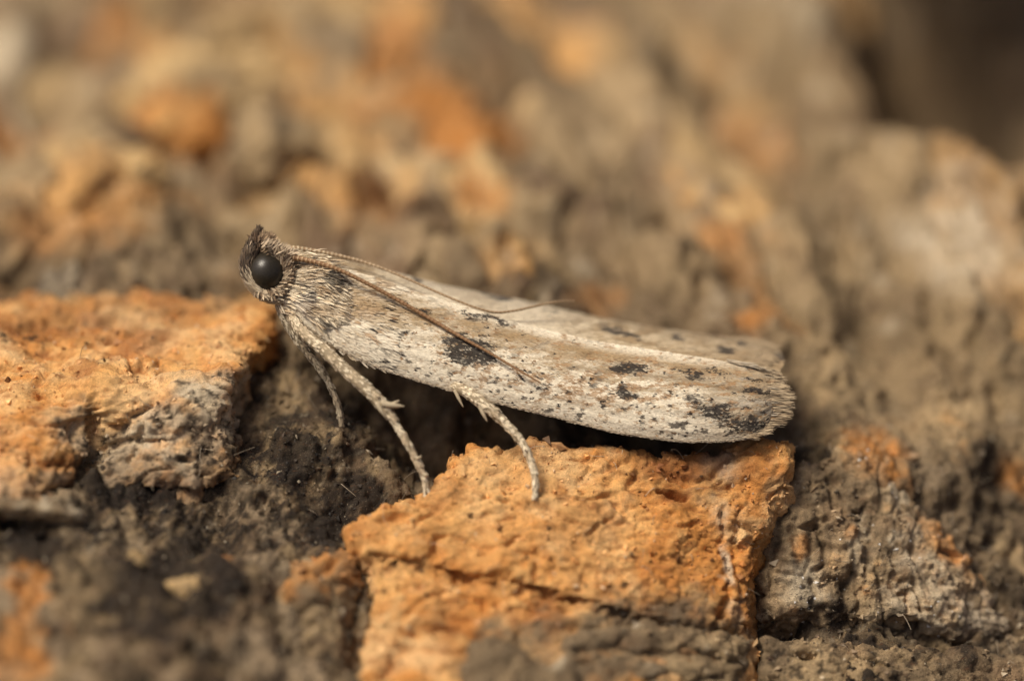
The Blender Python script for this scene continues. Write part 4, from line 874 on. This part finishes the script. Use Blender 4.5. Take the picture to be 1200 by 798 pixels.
# antennae, ringed
def antenna(pts, seed, tone, label):
    A = np.array(pts, float); C, R = tube(W(A[:, 0], A[:, 1], A[:, 2]), A[:, 3] / PPM, 420)
    s = np.linspace(0, 1, 420); L = np.concatenate([[0], np.cumsum(np.linalg.norm(np.diff(C, axis=0), axis=1))]); ph = (L / .085) % 1
    R = R * (.82 + .30 * ph ** .7); V, fl, sz, *_ = tube_mesh(C, R, 10)
    cc = mix(np.tile(np.array((.24, .125, .055)), (420, 1)), np.array((.62, .43, .24)), sst(.45, .8, ph) * np.interp(s, (0, .25, .5), (.95, .6, .25))) * tone
    o = obj('antenna', mesh_from('antenna', V, fl, sz, np.repeat(cc, 10, 0), True), M_ANT, moth); o['label'] = label; return o
na = [(331, 300, .38, 3.6), (338, 302, .42, 4.2), (350, 304, .44, 3.0), (370, 308, .5, 2.5), (400, 318, .5, 2.4), (430, 333, .5, 2.4), (465, 352, .5, 2.3), (500, 372, .5, 2.2), (540, 396, .6, 2.0), (575, 415, .7, 1.7), (605, 433, .8, 1.4), (634, 450, .85, 1.0)]
na = [(a, b, (max(c, float(near_c(np.array([a]), np.array([b]))[0]) + .10) if a > 420 else c), r) for a, b, c, r in na]
antenna(na, 1, 1.0, 'near brown antenna lying back across the spotted wing')
antenna([(335, 294, -.1, 3.4), (345, 292, -.15, 3.2), (362, 294, -.2, 2.4), (390, 299, -.24, 2.0), (420, 306, -.24, 1.8), (450, 316, -.18, 1.6), (485, 331, -.08, 1.5), (520, 347, .02, 1.4), (555, 361, .04, 1.3), (580, 368, -.02, 1.6), (605, 365, -.18, 1.5), (635, 358, -.45, 1.4), (655, 354, -.65, 1.2), (673, 353.5, -.85, .9)], 2, np.array((1.35, 1.65, 2.0)), 'far antenna along the ridge with its tip lifted over the far wing')

# labial palps: curved up in front of the face, dark above, cream below
def palp(dc, seed):
    A = np.array([(332, 354, .15, 5), (318, 350, .22, 7), (304, 342, .26, 8.5), (294, 328, .26, 9.5), (290.5, 312, .22, 10), (293, 299, .2, 9), (297, 288, .18, 6.6), (300, 280, .16, 4.0), (303, 273, .15, 2.0)], float); A[:, 2] += dc
    C, R = tube(W(A[:, 0], A[:, 1], A[:, 2]), A[:, 3] / PPM, 70); V, fl, sz, *_ = tube_mesh(C, R)
    s = np.repeat(np.linspace(0, 1, 70), 14); b = mix(np.tile(np.array((.45, .36, .24)), (len(V), 1)), np.array((.03, .02, .014)), sst(.32, .46, s)); o = obj('palp', mesh_from('palp', V, fl, sz, b, True), M_BODY, moth)
    def pc(s, g, p):
        c = mix(np.tile(np.array((.60, .50, .35)), (len(s), 1)), np.array((.085, .052, .030)), sst(.36, .44, s + .05 * g.standard_normal(len(s))) * .95); c = mix(c, np.array((.5, .38, .26)), (g.random(len(s)) < .10) * .6)
        fr = np.array([q[0] for q in p]); return c * (.65 + .6 * g.random((len(s), 1)))
    tube_scales('palp_scales', C, R, 1100, .12, .026, pc, o, seed, lift=.16)
palp(.12, 960); palp(-.45, 970)

# compound eyes
def eye(cx, cy, c, r, label=None):
    V = IV * np.array((.96, 1.0, 1.02)) * r
    o = obj('eye', mesh_from('eye', V + W(cx, cy, c), IF.ravel(), np.full(len(IF), 3), np.tile(np.array((.028, .023, .016)), (len(V), 1)), True), M_EYE, moth)
    if label: o['label'] = label
    return o
E1 = eye(312.5, 320.5, .26, .40, 'dark glossy near compound eye'); eye(313, 317, -.28, .34)
# cream scale rim round the back of the eye
g = np.random.default_rng(980); n = 620; a = np.radians(-125 + 195 * g.random(n)); rr_ = 18 + 8 * g.random(n)
p = W(313 + rr_ * np.cos(a), 320 - rr_ * np.sin(a), .50 - .12 * g.random(n)); dd = np.cos(a + .7)[:, None] * np.array((1., 0, 0)) + np.sin(a + .7)[:, None] * U
scales('eye_rim_scales', p, np.tile(-F, (n, 1)) + g.standard_normal((n, 3)) * .3, dd, .15, .04, mix(np.tile(np.array((.50, .39, .26)), (n, 1)), np.array((.20, .13, .075)), (g.random(n) < .45) * .9) * (.75 + .5 * g.random((n, 1))), body, lift=.2, seed=981, spread=.3)

print('triangles', sum(len(m.loop_triangles) if m.loop_triangles else sum(len(p.vertices) - 2 for p in m.polygons) if len(m.polygons) < 1000 else len(m.polygons) * 2 for m in bpy.data.meshes))
